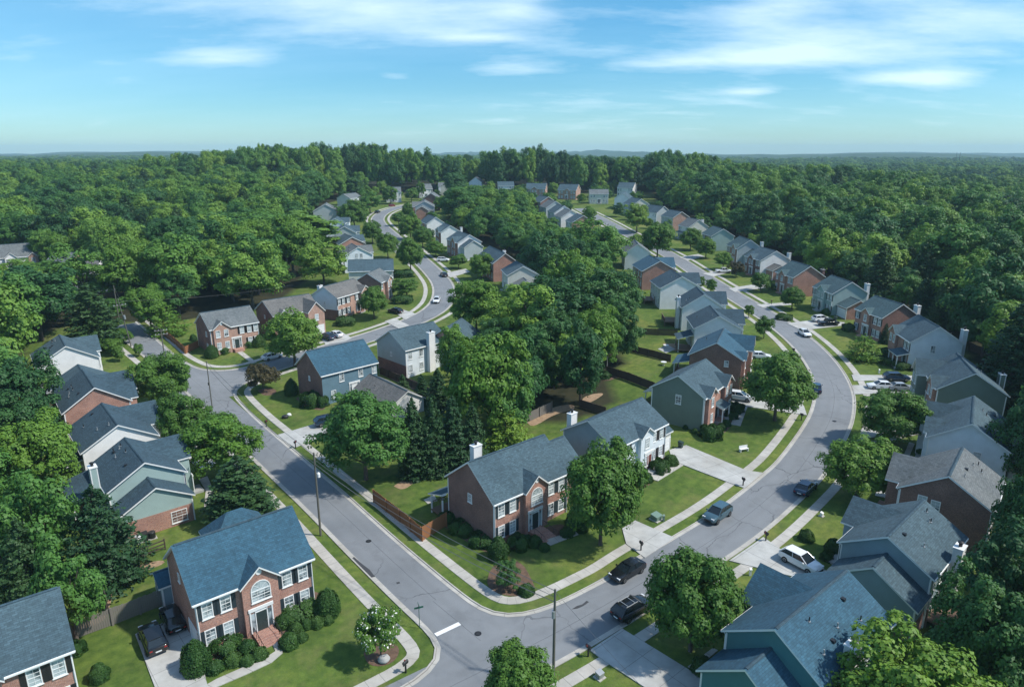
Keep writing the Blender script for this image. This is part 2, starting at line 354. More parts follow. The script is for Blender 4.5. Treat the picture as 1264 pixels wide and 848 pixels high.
# ------------------------------------------------------------------ roads
R_=[(-40,19.5),(-20,34.5),(-8,43.2),(4,51.6),(9.8,55.9),(22.5,66.3),(30.8,73.4),(39.8,82.7),(44.6,88),(54.8,102.4),(58.9,109.6),(62.4,116.9),(65.2,125.2),(67.4,134.4),(69,144.5),(69.9,157.1),(69.9,169.7),(69.2,182.7),(67.8,201.6),(66.6,219.2),(66.0,232),(65.0,252.8),(63.2,272.5),(60,292),(55.5,320),(51,350),(46,375),(42,398)]
KA=[(-100,165),(-94,157.5),(-86,149.1),(-80.5,143.6),(-74,137),(-67,129.5),(-60,121.6),(-53,113),(-46,104.2),(-38.9,94.9),(-32,86.2),(-26.3,79),(-18.5,68.8),(-11.8,60.4),(-8.8,56.9),(-7.4,54.9),(-6.9,53.3),(-7.2,51.9),(-8.2,50.2),(-10.5,48.2),(-20,41.2),(-40,26.3)]
K3=[(-96,169.5),(-82.5,154.2),(-74.5,145.2),(-69.6,140.9),(-66.4,138.7),(-63.2,138),(-59.8,138.6),(-57,140.3),(-53.2,144.9),(-49.3,149.2),(-44.4,153.4),(-40,157.7),(-33.8,164.4),(-27.9,172.6),(-24.2,181),(-22.9,192.2),(-24.6,210),(-29.7,228.5),(-36,248),(-46.8,279.4),(-58.5,312.1),(-68,337.8),(-73.4,357.2),(-74.6,378.4),(-71.4,396.2),(-65,411),(-55.5,423.1),(-40,436)]
KBc=[(-51.5,136.2),(-53.4,132.4),(-54.5,130),(-54.6,127.4),(-53.8,124.8),(-50.8,120.4),(-44.7,112.2),(-38.5,104.4),(-28.9,92),(-22.4,83.7),(-18.3,78.2),(-13.6,72.1),(-9.5,67),(-5.7,62.4),(-3.6,60.1),(-2,58.9),(-.3,58.5),(1.8,58.9),(4.8,60.4),(10.4,64.6)]
Rs=smooth_line(R_); KAs=smooth_line(KA); K3s=smooth_line(K3)
i0=int(np.argmin(np.hypot(K3s[:,0]+47,K3s[:,1]-151))); K4=offset(K3s[i0:],-6.7)
L0=offset(Rs,6.7); j0=int(np.argmin(np.hypot(L0[:,0]-14,L0[:,1]-67.6)))
KBs=np.vstack([K4[::-1],smooth_line(KBc),L0[j0:]]); KBs=smooth_line(KBs,1.5,1)
mb=MB(); ribbon(mb,Rs,0.0,6.7,.020,'asphalt',cross=2); kind(mb.build('curving_road'),'structure')
mb=MB(); c0=offset(KAs,0.0); k=(KAs[:,1]>58.5)
ribbon(mb,KAs[k],0.0,5.7,.028,'asphalt',cross=2); kind(mb.build('side_road'),'structure')
k3=K3s[int(np.argmin(np.hypot(K3s[:,0]+63,K3s[:,1]-138))):]
mb=MB(); ribbon(mb,k3,0,-6.7,.024,'asphalt',cross=2); kind(mb.build('winding_road'),'structure')
kind(patch('junction_asphalt',[(-12.3,60.9),(-8.8,56.9),(-7.2,54.9),(-6.8,53.2),(-7.2,51.4),(-8.6,49.6),(-9.6,47.5),(-2,48),(6,56),(9,63.5),(4.8,60.4),(1.8,58.9),(-.3,58.5),(-2,58.9),(-3.6,60.1),(-5.7,62.4),(-7.4,64.4)],.012,'asphalt',px=False,skirt=.01),'structure')
kind(patch('junction_asphalt',[(-75,142),(-69.6,140.7),(-66.4,138.5),(-63.2,137.8),(-59.8,138.4),(-57,140.1),(-53,143),(-49,140),(-51.5,136.2),(-53.4,132.4),(-54.5,130),(-54.6,127.4),(-53.8,124.8),(-60,119),(-70,130)],.012,'asphalt',px=False,skirt=.01),'structure')
def kerb_set(P,side,walk=True,i=''):
    mb=MB(); ribbon(mb,P,-.42*side,0,.036,'kerb_concrete'); ribbon(mb,P,0,.17*side,.10,'kerb_concrete',skirt=.09); kind(mb.build('kerb'),'structure')
    if walk:
        mb=MB(); ribbon(mb,P,1.55*side,2.75*side,.05,'sidewalk',skirt=.06); kind(mb.build('pavement'),'structure')
kerb_set(Rs,-1); kerb_set(KAs,-1); kerb_set(KBs,1); kerb_set(K3s,1)
# painted stop bar
mb=MB(); a=G(537.5,784); b=G(567.5,769.5); d=Vector((b[0]-a[0],b[1]-a[1],0)); L=d.length; d.normalize(); w=Vector((-d.y,d.x,0))*.26
mb.poly([(a[0]-w.x,a[1]-w.y,.045),(b[0]-w.x,b[1]-w.y,.045),(b[0]+w.x,b[1]+w.y,.045),(a[0]+w.x,a[1]+w.y,.045)],'white_paint'); kind(mb.build('stop_line'),'structure')
plain('tar',(.05,.053,.058),.9)
for p in ([(433,690),(437,687.5),(448,697),(456,703),(463,712),(458,713),(449,704),(440,697)],[(706,752),(712,748),(719,746),(724,741.5),(727,743),(720,748),(713,751)],[(489,719),(493,718),(494,720),(490,721)]): kind(patch('tar_patch',p,.05,'tar',skirt=.01),'structure')
def manhole(label,px,py,r_=.34):
    x,y=G(px,py); m=MB(); m.tube([(0,0,0),(0,0,.012)],r_,'dark_metal',16)
    for q in range(5): m.box(-.2,.2,-.2+q*.09,-.17+q*.09,.012,.018,'tar')
    tag(m.build('manhole_cover',None,(x,y,Tz(x,y)+.036)),label,'manhole cover')
manhole('round iron manhole cover on the road beside the stop line',590,782); manhole('iron manhole cover in the bend near the dark blue car',1030,520); manhole('iron manhole cover in the middle of the side road',455,668)
# ------------------------------------------------------------------ driveways, paths, beds (measured outlines)
DRV=[[(167,783.5),(197.5,771),(226,770),(239,776),(262,870),(200,872)],
 [(728,803),(768,776.5),(790,790),(858,832),(885,856),(822,866),(747,817)],
 [(900,692.5),(942,663.5),(972,684),(1022,706),(1003,718),(968,709.5)],
 [(768,653),(784,643),(833,664.5),(796,689),(773,672)],
 [(826,556),(847,550),(921,581),(941,584),(919,603),(902,597),(845,575),(830,568)],
 [(895,491),(912,485),(992,501),(996,513),(912,501)],
 [(1051,463),(1146,464.5),(1146,470),(1054,470.5)],[(1052,476),(1146,475.5),(1148,485),(1055,487)],
 [(971,399.5),(1007,395),(1043,398.5),(1038,402.5),(996,407.5),(984,405.5)],
 [(933,376.5),(973,373.5),(978,376.5),(941,380)],[(899,356.5),(927,352),(950,351.5),(950,355),(907,361)],
 [(866,338),(893,334),(905,335),(880,342)],[(838,318),(862,314),(870,317),(848,322)],
 [(340,538),(391,523),(409,524),(402,537),(364,553)],
 [(394,413),(418,408),(434,417.5),(426,421.5),(402,426)],[(483,383),(497,382.5),(514,388),(500,395)],
 [(475,397),(487,393),(505,402),(492,406)],
 [(196,523),(226,512),(244,523),(214,533)],[(228,566),(252,556),(276,572),(250,580)],
 [(1084,600),(1107,594),(1113,604),(1098,616),(1080,612)],[(1062,531),(1148,528),(1148,536),(1066,541)],
 [(566,319),(590,311),(596,314),(574,324)],[(548,338),(575,332),(580,336),(556,343)],
 [(119,357),(140,350),(143,358),(122,362)]]
for p in DRV: kind(patch('driveway',p,.115,'driveway_concrete',ang=None),'structure')
WALK=[[(673,667),(709.5,655),(714,660),(678,674)],[(846,573),(835,571),(805,587),(799,590),(812,594)],
 [(902,524),(914,499),(924,499),(914,526)],[(291,434),(298,433),(317,447.5),(311,449)],[(337,797),(342,793),(347,797),(349,806),(335,818),(305,832),(268,848),(240,862),(236,856),(268,838),(300,824),(328,812),(340,804)],
 [(246,592),(256,588),(264,606),(262,628),(252,626),(254,606)],[(1060,549),(1145,529),(1147,533),(1062,554)],[(1114,566),(1122,546),(1129,548),(1121,567)],[(849,823),(880,800),(886,803),(856,828)]]
for p in WALK: kind(patch('garden_path',p,.085,'sidewalk'),'structure')
BED=[[(228,795),(252,772),(340,735),(392,727),(408,745),(400,757),(383,768),(362,776),(351,790),(340,800),(330,792),(318,808),(300,818),(262,826),(240,822)],
 [(449,806),(452,797),(470,792),(492,795),(493,808),(482,820),(464,823),(452,818)],
 [(604,706),(616,690),(644,692),(658,718),(662,730),(640,737),(614,733),(600,722)],
 [(545,648),(562,635),(612,665),(640,662),(690,645),(700,650),(690,664),(640,677),(606,686),(575,668)],
 [(786,580),(797,570),(830,560),(839,566),(836,574),(806,590),(800,602),(786,600)],
 [(866,530),(874,522),(902,516),(905,524),(893,536),(878,541),(866,538)],
 [(318,482),(330,478),(342,481),(340,487),(326,489)],[(738,459),(760,458),(764,464),(752,471),(732,468)],
 [(1040,652),(1052,648),(1064,655),(1056,662),(1044,661)],[(365,492),(372,488),(404,500),(398,508),(376,502)],
 [(470,462),(478,458),(520,472),(536,488),(528,492),(508,480)]]
for p in BED: kind(patch('mulch_bed',p,.02,'mulch',sm=2),'structure')
DIRT=[[(486,600),(520,577),(570,560),(584,552),(580,563),(545,580),(515,592),(498,606)],[(128,712),(160,700),(200,690),(206,695),(168,708),(140,724),(136,750),(129,757),(126,735)],
 [(650,521),(680,503),(706,498),(712,505),(684,511),(658,528)],[(716,498),(722,488),(748,484),(738,492),(724,499)],[(745,468),(760,458),(790,463),(770,466)],[(818,424),(848,424),(852,432),(826,434)],[(85,780),(130,755),(134,761),(96,790)]]
for p in DIRT: kind(patch('dirt_patch',p,.014,'bare_dirt',sm=2),'structure')
# ------------------------------------------------------------------ houses
def window_mesh(w,h,lights=True,arch=False):
    f=MB(); t=.09; d=.07
    f.box(-w/2,-w/2+t,-d,0,0,h,'white_paint'); f.box(w/2-t,w/2,-d,0,0,h,'white_paint')
    f.box(-w/2+t,w/2-t,-d,0,0,t,'white_paint'); f.box(-w/2-.06,w/2+.06,-d-.05,-.002,-.07,0,'white_paint')
    f.box(-w/2+t,w/2-t,-d,0,h-t,h,'white_paint'); f.box(-w/2+t,w/2-t,-d*.8,-.01,h*.48,h*.48+.06,'white_paint')
    if lights:
        for fx in ((0,) if w<1.3 else (-w/6,w/6)): f.box(fx-.015,fx+.015,-d*.65,-.012,t,h-t,'white_paint')
        for fz in (.25,.73): f.box(-w/2+t,w/2-t,-d*.62,-.014,h*fz-.012,h*fz+.012,'white_paint')
    if arch:
        N=10; r=w/2
        for i in range(N):
            a0,a1=math.pi*i/N,math.pi*(i+1)/N
            P=lambda rr,a,y:(rr*math.cos(a),y,h+rr*math.sin(a))
            f.poly([P(r,a0,-d),P(r,a1,-d),P(r-t,a1,-d),P(r-t,a0,-d)][::-1],'white_paint'); f.poly([P(r,a0,-d),P(r,a0,0),P(r,a1,0),P(r,a1,-d)],'white_paint')
            f.poly([P(r-t,a0,-.022),P(r-t,a1,-.022),(0,-.022,h)][::-1],'window_pane')
        for i in (1,2,3):
            a=math.pi*i/4; f.tube([(0,-.04,h),(math.cos(a)*(r-t),-.04,h+math.sin(a)*(r-t))],.016,'white_paint',4)
    p=MB(); p.poly([(-w/2+t,-.02,t),(w/2-t,-.02,t),(w/2-t,-.02,h-t),(-w/2+t,-.02,h-t)],'window_pane')
    return f.mesh('window_frame'),p.mesh('window_pane')
WIN={'std':(1.0,1.62),'small':(.8,1.15),'tall':(1.05,1.85),'wide':(1.9,1.6),'tiny':(.6,.9)}
WM={k:window_mesh(*v) for k,v in WIN.items()}; WM['arch']=window_mesh(1.9,1.25,True,True); WIN['arch']=(1.9,1.25)
def shutter_mesh(h,mat):
    m=MB(); m.box(-.2,.2,-.05,-.004,0,h,mat)
    for z in np.arange(.12,h-.1,.16): m.box(-.15,.15,-.062,-.048,z,z+.05,mat)
    return m.mesh('shutter')
SHM={(k,mt):shutter_mesh(WIN[k][1],mt) for k in ('std','tall','small') for mt in ('shutter_dark','shutter_black')}
def add_window(root,kd,p,rot,sh=None):
    f=link('window',WM[kd][0],root,p,rot); link('pane',WM[kd][1],f)
    if sh:
        for s in (-1,1): link('shutter',SHM[(kd,sh)],f,(s*(WIN[kd][0]/2+.24),0,0))
    return f
def door_parts(root,p,col,near,wide=False):
    m=MB(); W=1.0
    m.box(-W/2-.62,-W/2-.5,-.09,0,0,2.35,'white_paint'); m.box(W/2+.5,W/2+.62,-.09,0,0,2.35,'white_paint'); m.box(-W/2-.7,W/2+.7,-.12,0,2.35,2.68,'white_paint')
    for s in (-1,1):
        m.box(min(s*.52,s*.6),max(s*.52,s*.6),-.08,0,0,2.35,'white_paint')
    m.box(-.6,.6,-.08,0,2.1,2.18,'white_paint')
    f=m.build('door_surround',root,p)
    m=MB(); m.poly([(-1.0,-.02,.1),(-.6,-.02,.1),(-.6,-.02,2.1),(-1.0,-.02,2.1)],'window_pane'); m.poly([(.6,-.02,.1),(1.0,-.02,.1),(1.0,-.02,2.1),(.6,-.02,2.1)],'window_pane'); m.poly([(-.6,-.02,2.18),(.6,-.02,2.18),(.6,-.02,2.35),(-.6,-.02,2.35)],'window_pane')
    m.build('pane',f)
    m=MB(); m.box(-.5,.5,-.05,-.003,0,2.08,col)
    for z0,z1 in ((.25,.85),(1.0,1.85)):
        for x0 in (-.38,.06): m.box(x0,x0+.32,-.065,-.05,z0,z1,col)
    dr=m.build('door',root,p)
    if near:
        h=MB(); h.tube([(.38,-.05,1.0),(.38,-.11,1.0)],.035,'alloy',8); h.build('handle',dr)
def garage_door(root,p,rot,w=4.8,h=2.2):
    m=MB(); m.box(-w/2-.12,-w/2,-.06,0,0,h+.12,'white_paint'); m.box(w/2,w/2+.12,-.06,0,0,h+.12,'white_paint'); m.box(-w/2,w/2,-.06,0,h,h+.12,'white_paint')
    for k in range(4):
        z=k*h/4; m.box(-w/2,w/2,-.03,-.003,z+.015,z+h/4-.015,'white_paint')
        for j in range(int(w/1.2)): x=-w/2+.1+j*1.2; m.box(x,x+1.0,-.045,-.03,z+.12,z+h/4-.12,'white_paint')
    return m.build('garage_door',root,p,rot)
OV=.32
def gable_box(root,x0,x1,y0,y1,he,ri,ax,mats,roofm,zb,wn='wall',rn='roof',trim=True,cap=True,inset=(OV,OV,OV,OV),hip=False,back_open=None):
    """walls plus gable roof. x0..y1 is the roof outline; ridge along axis ax. mats=(front,right,back,left)"""
    a,b,c,d=x0+inset[3],x1-inset[1],y0+inset[0],y1-inset[2]
    W=MB(); sl=ri/((y1-y0)/2 if ax=='x' else (x1-x0)/2)
    hx=he+ (OV*sl)-.16
    if ax=='x':
        ym=(y0+y1)/2; hm=he+ri-.2
        zc=lambda y: he+sl*((y-y0) if y<ym else (y1-y))-.2
        W.poly([(a,c,zb),(b,c,zb),(b,c,zc(c)),(a,c,zc(c))],mats[0]); W.poly([(b,d,zb),(a,d,zb),(a,d,zc(d)),(b,d,zc(d))],mats[2])
        if hip: hm=zc(c)
        W.poly([(b,c,zb),(b,d,zb),(b,d,zc(d)),(b,ym,hm),(b,c,zc(c))],mats[1]); W.poly([(a,d,zb),(a,c,zb),(a,c,zc(c)),(a,ym,hm),(a,d,zc(d))],mats[3])
    else:
        xm=(x0+x1)/2; hm=he+ri-.2
        zc=lambda x: he+sl*((x-x0) if x<xm else (x1-x))-.2
        W.poly([(a,c,zb),(b,c,zb),(b,c,zc(b)),(xm,c,hm),(a,c,zc(a))],mats[0]); W.poly([(b,d,zb),(a,d,zb),(a,d,zc(a)),(xm,d,hm),(b,d,zc(b))],mats[2])
        W.poly([(b,c,zb),(b,d,zb),(b,d,zc(b)),(b,c,zc(b))],mats[1]); W.poly([(a,d,zb),(a,c,zb),(a,c,zc(a)),(a,d,zc(a))],mats[3])
    wall=W.build(wn,root)
    Rf=MB(); th=.2
    if hip:
        if ax=='x':
            ym=(y0+y1)/2; q=(y1-y0)/2; e=[(x0,y0,he),(x1,y0,he),(x1,y1,he),(x0,y1,he)]; r0,r1=(x0+q,ym,he+ri),(x1-q,ym,he+ri)
            for P in ([e[0],e[1],r1,r0],[e[1],e[2],r1],[e[2],e[3],r0,r1],[e[3],e[0],r0]): Rf.slab(P,th,roofm,'white_paint')
    elif ax=='x':
        ym=(y0+y1)/2
        Rf.slab([(x0,y0,he),(x1,y0,he),(x1,ym,he+ri),(x0,ym,he+ri)],th,roofm,'white_paint'); Rf.slab([(x1,y1,he),(x0,y1,he),(x0,ym,he+ri),(x1,ym,he+ri)],th,roofm,'white_paint')
    else:
        xm=(x0+x1)/2
        Rf.slab([(x0,y1,he),(x0,y0,he),(xm,y0,he+ri),(xm,y1,he+ri)],th,roofm,'white_paint'); Rf.slab([(x1,y0,he),(x1,y1,he),(xm,y1,he+ri),(xm,y0,he+ri)],th,roofm,'white_paint')
    roof=Rf.build(rn,root)
    if cap and not hip:
        Cp=MB()
        if ax=='x': ym=(y0+y1)/2; Cp.slab([(x0+.2,ym-.16,he+ri-.02),(x1-.2,ym-.16,he+ri-.02),(x1-.2,ym,he+ri+.06),(x0+.2,ym,he+ri+.06)],.05,'roof_navy','roof_navy'); Cp.slab([(x1-.2,ym+.16,he+ri-.02),(x0+.2,ym+.16,he+ri-.02),(x0+.2,ym,he+ri+.06),(x1-.2,ym,he+ri+.06)],.05,'roof_navy','roof_navy')
        else: xm=(x0+x1)/2; Cp.slab([(xm-.13,y1,he+ri-.02),(xm-.13,y0+.1,he+ri-.02),(xm,y0+.1,he+ri+.05),(xm,y1,he+ri+.05)],.05,'roof_navy','roof_navy'); Cp.slab([(xm+.13,y0+.1,he+ri-.02),(xm+.13,y1,he+ri-.02),(xm,y1,he+ri+.05),(xm,y0+.1,he+ri+.05)],.05,'roof_navy','roof_navy')
        Cp.build('ridge_cap',roof)
    if trim:
        cw=.13; zz=he-.16
        for (x,y) in ((a,c),(b,c),(b,d),(a,d)):
            t=MB(); t.box(x-.03 if x==a else x-cw,x+cw if x==a else x+.03,y-.03 if y==c else y-cw,y+cw if y==c else y+.03,zb,zz-.05,'white_paint'); t.build('corner_trim',wall)
    return wall,roof
def front_gable(root,x0,x1,proj,he,main_sl,wallm,roofm,zb,sl=None,ri=None):
    """a gabled bay that breaks forward from the front wall and runs back into the main roof"""
    w=(x1-x0)/2; xm=(x0+x1)/2; ri=ri or w*(sl or .8); yb=ri/main_sl; yf=-proj; th=.18; s=ri/w; i=.22
    W=MB(); zc=lambda dx: he+s*dx-.18; yw=yf+OV; y2=OV+.3
    W.poly([(x0+i,yw,zb),(x1-i,yw,zb),(x1-i,yw,zc(i)),(xm,yw,he+ri-.18),(x0+i,yw,zc(i))],wallm)
    W.poly([(x1-i,yw,zb),(x1-i,y2,zb),(x1-i,y2,zc(i)),(x1-i,yw,zc(i))],wallm); W.poly([(x0+i,y2,zb),(x0+i,yw,zb),(x0+i,yw,zc(i)),(x0+i,y2,zc(i))],wallm)
    wl=W.build('bay_wall',root); Rf=MB()
    Rf.slab([(x0,.02,he),(x0,yf,he),(xm,yf,he+ri),(xm,yb+.06,he+ri)],th,roofm,'white_paint'); Rf.slab([(x1,yf,he),(x1,.02,he),(xm,yb+.06,he+ri),(xm,yf,he+ri)],th,roofm,'white_paint')
    return wl,Rf.build('bay_roof',root)
def chimney(root,x,y,z0,z1,mat='siding_white',w=1.3,d=.8,pot=True):
    m=MB(); m.box(x-w/2,x+w/2,y-d/2,y+d/2,z0,z1,mat); c=m.build('chimney',root)
    k=MB(); k.box(x-w/2-.08,x+w/2+.08,y-d/2-.08,y+d/2+.08,z1,z1+.1,'white_paint' if 'siding' in mat else 'stone')
    if pot:
        k.tube([(x,y,z1+.1),(x,y,z1+.5)],.17,'dark_metal',8); k.tube([(x,y,z1+.5),(x,y,z1+.56),(x,y,z1+.66)],[.3,.3,.05],'dark_metal',8)
    k.build('chimney_cap',c)
    if 'siding' in mat:
        for sx in (-1,1):
            for sy in (-1,1):
                t=MB(); t.box(min(x+sx*w/2-.1*sx,x+sx*w/2+.02*sx),max(x+sx*w/2-.1*sx,x+sx*w/2+.02*sx),min(y+sy*d/2-.1*sy,y+sy*d/2+.02*sy),max(y+sy*d/2-.1*sy,y+sy*d/2+.02*sy),z0,z1-.01,'white_paint'); t.build('corner_trim',c)
def deck(root,x0,x1,y0,y1,z,zb,roof=None,he=2.9):
    m=MB(); m.box(x0,x1,y0,y1,z-.2,z,'deck_wood')
    for x in (x0+.1,x1-.1):
        for y in (y0+.1,y1-.1): m.box(x-.08,x+.08,y-.08,y+.08,zb,(z+1.0 if not roof else he),'white_paint' if roof else 'deck_wood')
    for k in range(int((x1-x0)/.3)): x=x0+.15+k*.3; m.box(x-.02,x+.02,y1-.06,y1-.02,z,z+.9,'deck_wood')
    m.box(x0,x1,y1-.09,y1+.01,z+.9,z+.98,'deck_wood'); d=m.build('deck',root)
    if roof:
        r=MB(); r.slab([(x1+.2,y1+.3,he),(x0-.2,y1+.3,he),(x0-.2,y0-.1,he+1.0),(x1+.2,y0-.1,he+1.0)],.15,roof,'white_paint'); r.build('porch_roof',root)
def house(label,cat,x,y,th,L,D,he,ri,front,side,roofm,group,name,near=0,back=None,cg=(),gl=(),gr=(),win='col',sh='shutter_dark',door=.5,dcol='door_dark',ch=(),wings=(),porch=None,vents=3,bdeck=None,gar=None,bwin=True,steps=None,base=None,chm='siding_white',lowbrick=None):
    t=R(th); c,s=math.cos(t),math.sin(t); cx,cy=x+L/2*c-D/2*s,y+L/2*s+D/2*c; z=Tz(cx,cy)
    root=empty(name,(x,y,z),t); tag(root,label,cat,group)
    back=back or side; zb=-1.2 if y>66 else -.7; sl=ri/(D/2)
    w,rf=gable_box(root,0,L,0,D,he,ri,'x',(front,side,back,side),roofm,zb,trim='brick' not in side or near>0)
    if lowbrick:
        m=MB(); m.box(OV-.03,OV+.2,OV-.02,D-OV+.02,zb,2.3,lowbrick); m.build('base_wall',root)
    if near or y<330:
        for yy in (-.07,D): gt=MB(); gt.box(.05,L-.05,yy,yy+.07,he-.2,he-.06,'white_paint'); gt.build('gutter',rf)
        if near:
            for xx in (OV+.05,L-OV-.05): dp=MB(); dp.tube([(xx,-.03,he-.2),(xx,OV-.09,he-.5),(xx,OV-.09,.1)],.045,'white_paint',5); dp.build('downspout',rf)
    fz=OV; bays=[]
    for g in cg:
        x0,x1,pr=g[0]*L,g[1]*L,g[2]; o=g[3] if len(g)>3 else {}
        wl,br=front_gable(root,x0,x1,pr,o.get('he',he),sl,o.get('mat',front),roofm,zb,o.get('sl',.85),o.get('ri')); bays.append((x0,x1,pr))
        xm=(x0+x1)/2; yw=-pr+OV
        if o.get('arch'): add_window(wl,'arch',(xm,yw,3.55),0)
        elif o.get('gar'): garage_door(root,(xm,yw,0),0,min(x1-x0-1.3,4.8)); add_window(wl,'std',(xm,yw,3.45),0,sh if near else None)
        elif o.get('win',1):
            for fx in ((-.22,.22) if x1-x0>3.6 else (0,)): 
                for zz in ((.85,3.6) if not o.get('up') else (3.6,)): add_window(wl,'std',(xm+fx*(x1-x0),yw,zz),0,sh if near and x1-x0>5 else None)
        if o.get('vent'):
            v=MB(); v.tube([(xm,yw+.01,he+1.0),(xm,yw-.05,he+1.0)],.28,'white_paint',12); v.build('gable_vent',wl)
    def inbay(px): return any(a-.55<px<b+.55 for a,b,_ in bays)
    if win:
        fr={'col':(.11,.25,.75,.89),'six':(.08,.21,.36,.64,.79,.92),'four':(.12,.36,.64,.88)}[win]
        for f in fr:
            if inbay(f*L): continue
            for zz in (.75,3.55):
                if zz<3 and door is not None and abs(f-door)*L<1.5: continue
                if gar and zz<3 and gar[0]*L<f*L<gar[1]*L: continue
                add_window(w,'std',(f*L,fz,zz),0,sh if (near or y<200) else None)
    if door is not None:
        dy=fz
        for a,b,pr in bays:
            if a<door*L<b: dy=-pr+OV
        door_parts(root,(door*L,dy,.35),dcol,near)
        if steps:
            m=MB(); n=6
            for k in range(n): m.box(door*L-1.05,door*L+1.05,dy-.9-.32*(k+1),dy-.002 if k==0 else dy-.9-.32*k,zb,.33-.055*k,'brick_red')
            st=m.build('steps',root)
            for sx in (-1,1):
                r_=MB(); xx=door*L+sx*.98
                r_.tube([(xx,dy-.3,1.2),(xx,dy-.95,1.2),(xx,dy-2.8,.8)],.03,'shutter_black',5)
                for q in (0,.65,1.3,1.9,2.5): r_.tube([(xx,dy-.3-q,.0),(xx,dy-.3-q,1.2 if q<.7 else 1.2-.4*(q-.65)/1.85)],.02,'shutter_black',4)
                r_.build('railing',st)
        else:
            m=MB(); m.box(door*L-1.1,door*L+1.1,dy-1.3,dy-.001,zb,.33,'brick_red' if 'brick' in front else 'stone'); m.build('stoop',root)
    if gar: garage_door(root,((gar[0]+gar[1])/2*L,fz,0),0,(gar[1]-gar[0])*L-.5)
    for kd,yf,zz in gl: add_window(w,kd,(OV,yf*D,zz),-math.pi/2)
    for kd,yf,zz in gr: add_window(w,kd,(L-OV,yf*D,zz),math.pi/2)
    if bwin:
        for f in (.14,.38,.66,.87):
            for zz in (.8,3.5): add_window(w,'std' if zz>3 else 'tall',(f*L,D-OV,zz),math.pi)
    for q in ch:
        xf,yf,zt=q[:3]; zt=zt-1.9 if zt>0 else zt; chimney(root,xf*L,yf*D,zb,he+ri+zt,chm,*(q[3:5] if len(q)>3 else ()))
    for g in wings:
        gw,gf=gable_box(root,g['x'][0],g['x'][1],g['y'][0],g['y'][1],g['he'],g['ri'],g.get('ax','x'),g['mats'] if isinstance(g['mats'],tuple) else (g['mats'],)*4,g.get('roof',roofm),zb,'wing_wall','wing_roof',trim=g.get('trim',True),inset=g.get('inset',(OV,OV,OV,OV)),hip=g.get('hip',False))
        if g.get('low'):
            m=MB(); m.box(g['x'][0]+OV-.02,g['x'][1]-OV+.02,g['y'][0]+OV-.02,g['y'][1]-OV+.02,zb,g['low'][1],g['low'][0]); m.build('wing_base',gw)
        for fx,fy,rz,kd in g.get('win',()): add_window(gw,kd,(fx,fy,g.get('wz',1.0)),rz)
        if g.get('gar'):
            gx_,gy_,rz,gwid=g['gar']; garage_door(gw,(gx_,gy_,0),rz,gwid)
    if porch:
        x0,x1,dp=porch[0]*L,porch[1]*L,porch[2]
        y1_=OV
        for a,b,pr in bays:
            if a<(x0+x1)/2<b: y1_=-pr+OV
        m=MB(); m.slab([(x0-.2,y1_-dp-.2,2.75),(x1+.2,y1_-dp-.2,2.75),(x1+.2,y1_,3.35),(x0-.2,y1_,3.35)],.16,roofm,'white_paint'); pr_=m.build('porch_roof',root)
        for xx in np.linspace(x0,x1,max(2,int((x1-x0)/1.8)+1)): m=MB(); m.tube([(xx,y1_-dp,.3),(xx,y1_-dp,2.7)],.11,'white_paint',8); m.build('porch_column',root)
        m=MB(); m.box(x0-.2,x1+.2,y1_-dp-.2,y1_-.001,zb,.3,'stone'); m.build('porch_floor',root)
    if bdeck:
        deck(root,bdeck[0]*L,bdeck[1]*L,D-OV,D-OV+bdeck[2],bdeck[3],zb,bdeck[4] if len(bdeck)>4 else None,bdeck[5] if len(bdeck)>5 else 2.9)
    rr=random.Random(int(x*7+y*3))
    for k in range(vents):
        fx=rr.uniform(.15,.85)*L; fy=rr.uniform(.58,.85)*D if (near!=2) else rr.uniform(.58,.8)*D; zz=he+sl*(D-fy); m=MB()
        if k%3==2: m.box(fx-.18,fx+.18,fy-.18,fy+.18,zz-.1,zz+.16,'dark_metal')
        else: m.tube([(fx,fy,zz-.1),(fx,fy,zz+.45)],.06,'galv' if k%2 else 'dark_metal',6); m.tube([(fx,fy,zz-.02),(fx,fy,zz+.05)],.15,'galv',6)
        m.build('roof_vent',rf)
    return root
BR,BD,BT='brick_red','brick_dark','brick_tan'
GB='houses round the crossroads'; GL='houses down the left side of the side road'; GI='houses on the inside of the curving road'; GO='houses on the outside of the curving road'; GN='brick fronted houses along the winding road'; GX='houses at the far end of the estate'
A={'arch':1,'vent':1,'sl':.88}
def wing_cg(f0=.5,f1=1.0,proj=1.6,ri=2.7,**k): return (f0,f1,proj,dict(ri=ri,gar=1,**k))
house('red brick colonial with bright blue roof and arched window on the crossroads corner','house',-28.9,52.8,40,11.8,9.8,5.63,3.81,BR,BR,'roof_blue',GB,'brick_house',near=1,cg=[(.35,.68,.55,A)],steps=1,gl=[('tiny',.52,5.3)],vents=0,wings=[dict(x=(4.6,11.2),y=(9.2,14.2),he=4.9,ri=2.5,mats=BR,hip=True),dict(x=(-.9,4.2),y=(9.3,12.8),he=2.7,ri=1.0,mats='siding_blue_grey',ax='x')])
r0=bpy.data.objects['brick_house']; garage_door(r0,(OV,2.1,-.05),-math.pi/2,2.6)
house('red brick colonial with white chimney and grey roof behind the orange fence','house',-2.1,70.1,41,12.6,9.7,5.63,3.68,BR,BD,'roof_slate',GB,'brick_house',near=1,cg=[(.36,.68,.55,A)],steps=1,gl=[('small',.5,3.9)],vents=0,ch=[(.42,1.03,.7)],wings=[dict(x=(12.2,17.0),y=(1.6,9.6),he=4.6,ri=3.0,mats=BR)],bdeck=(-.05,.3,2.6,.4,'roof_slate',2.5))
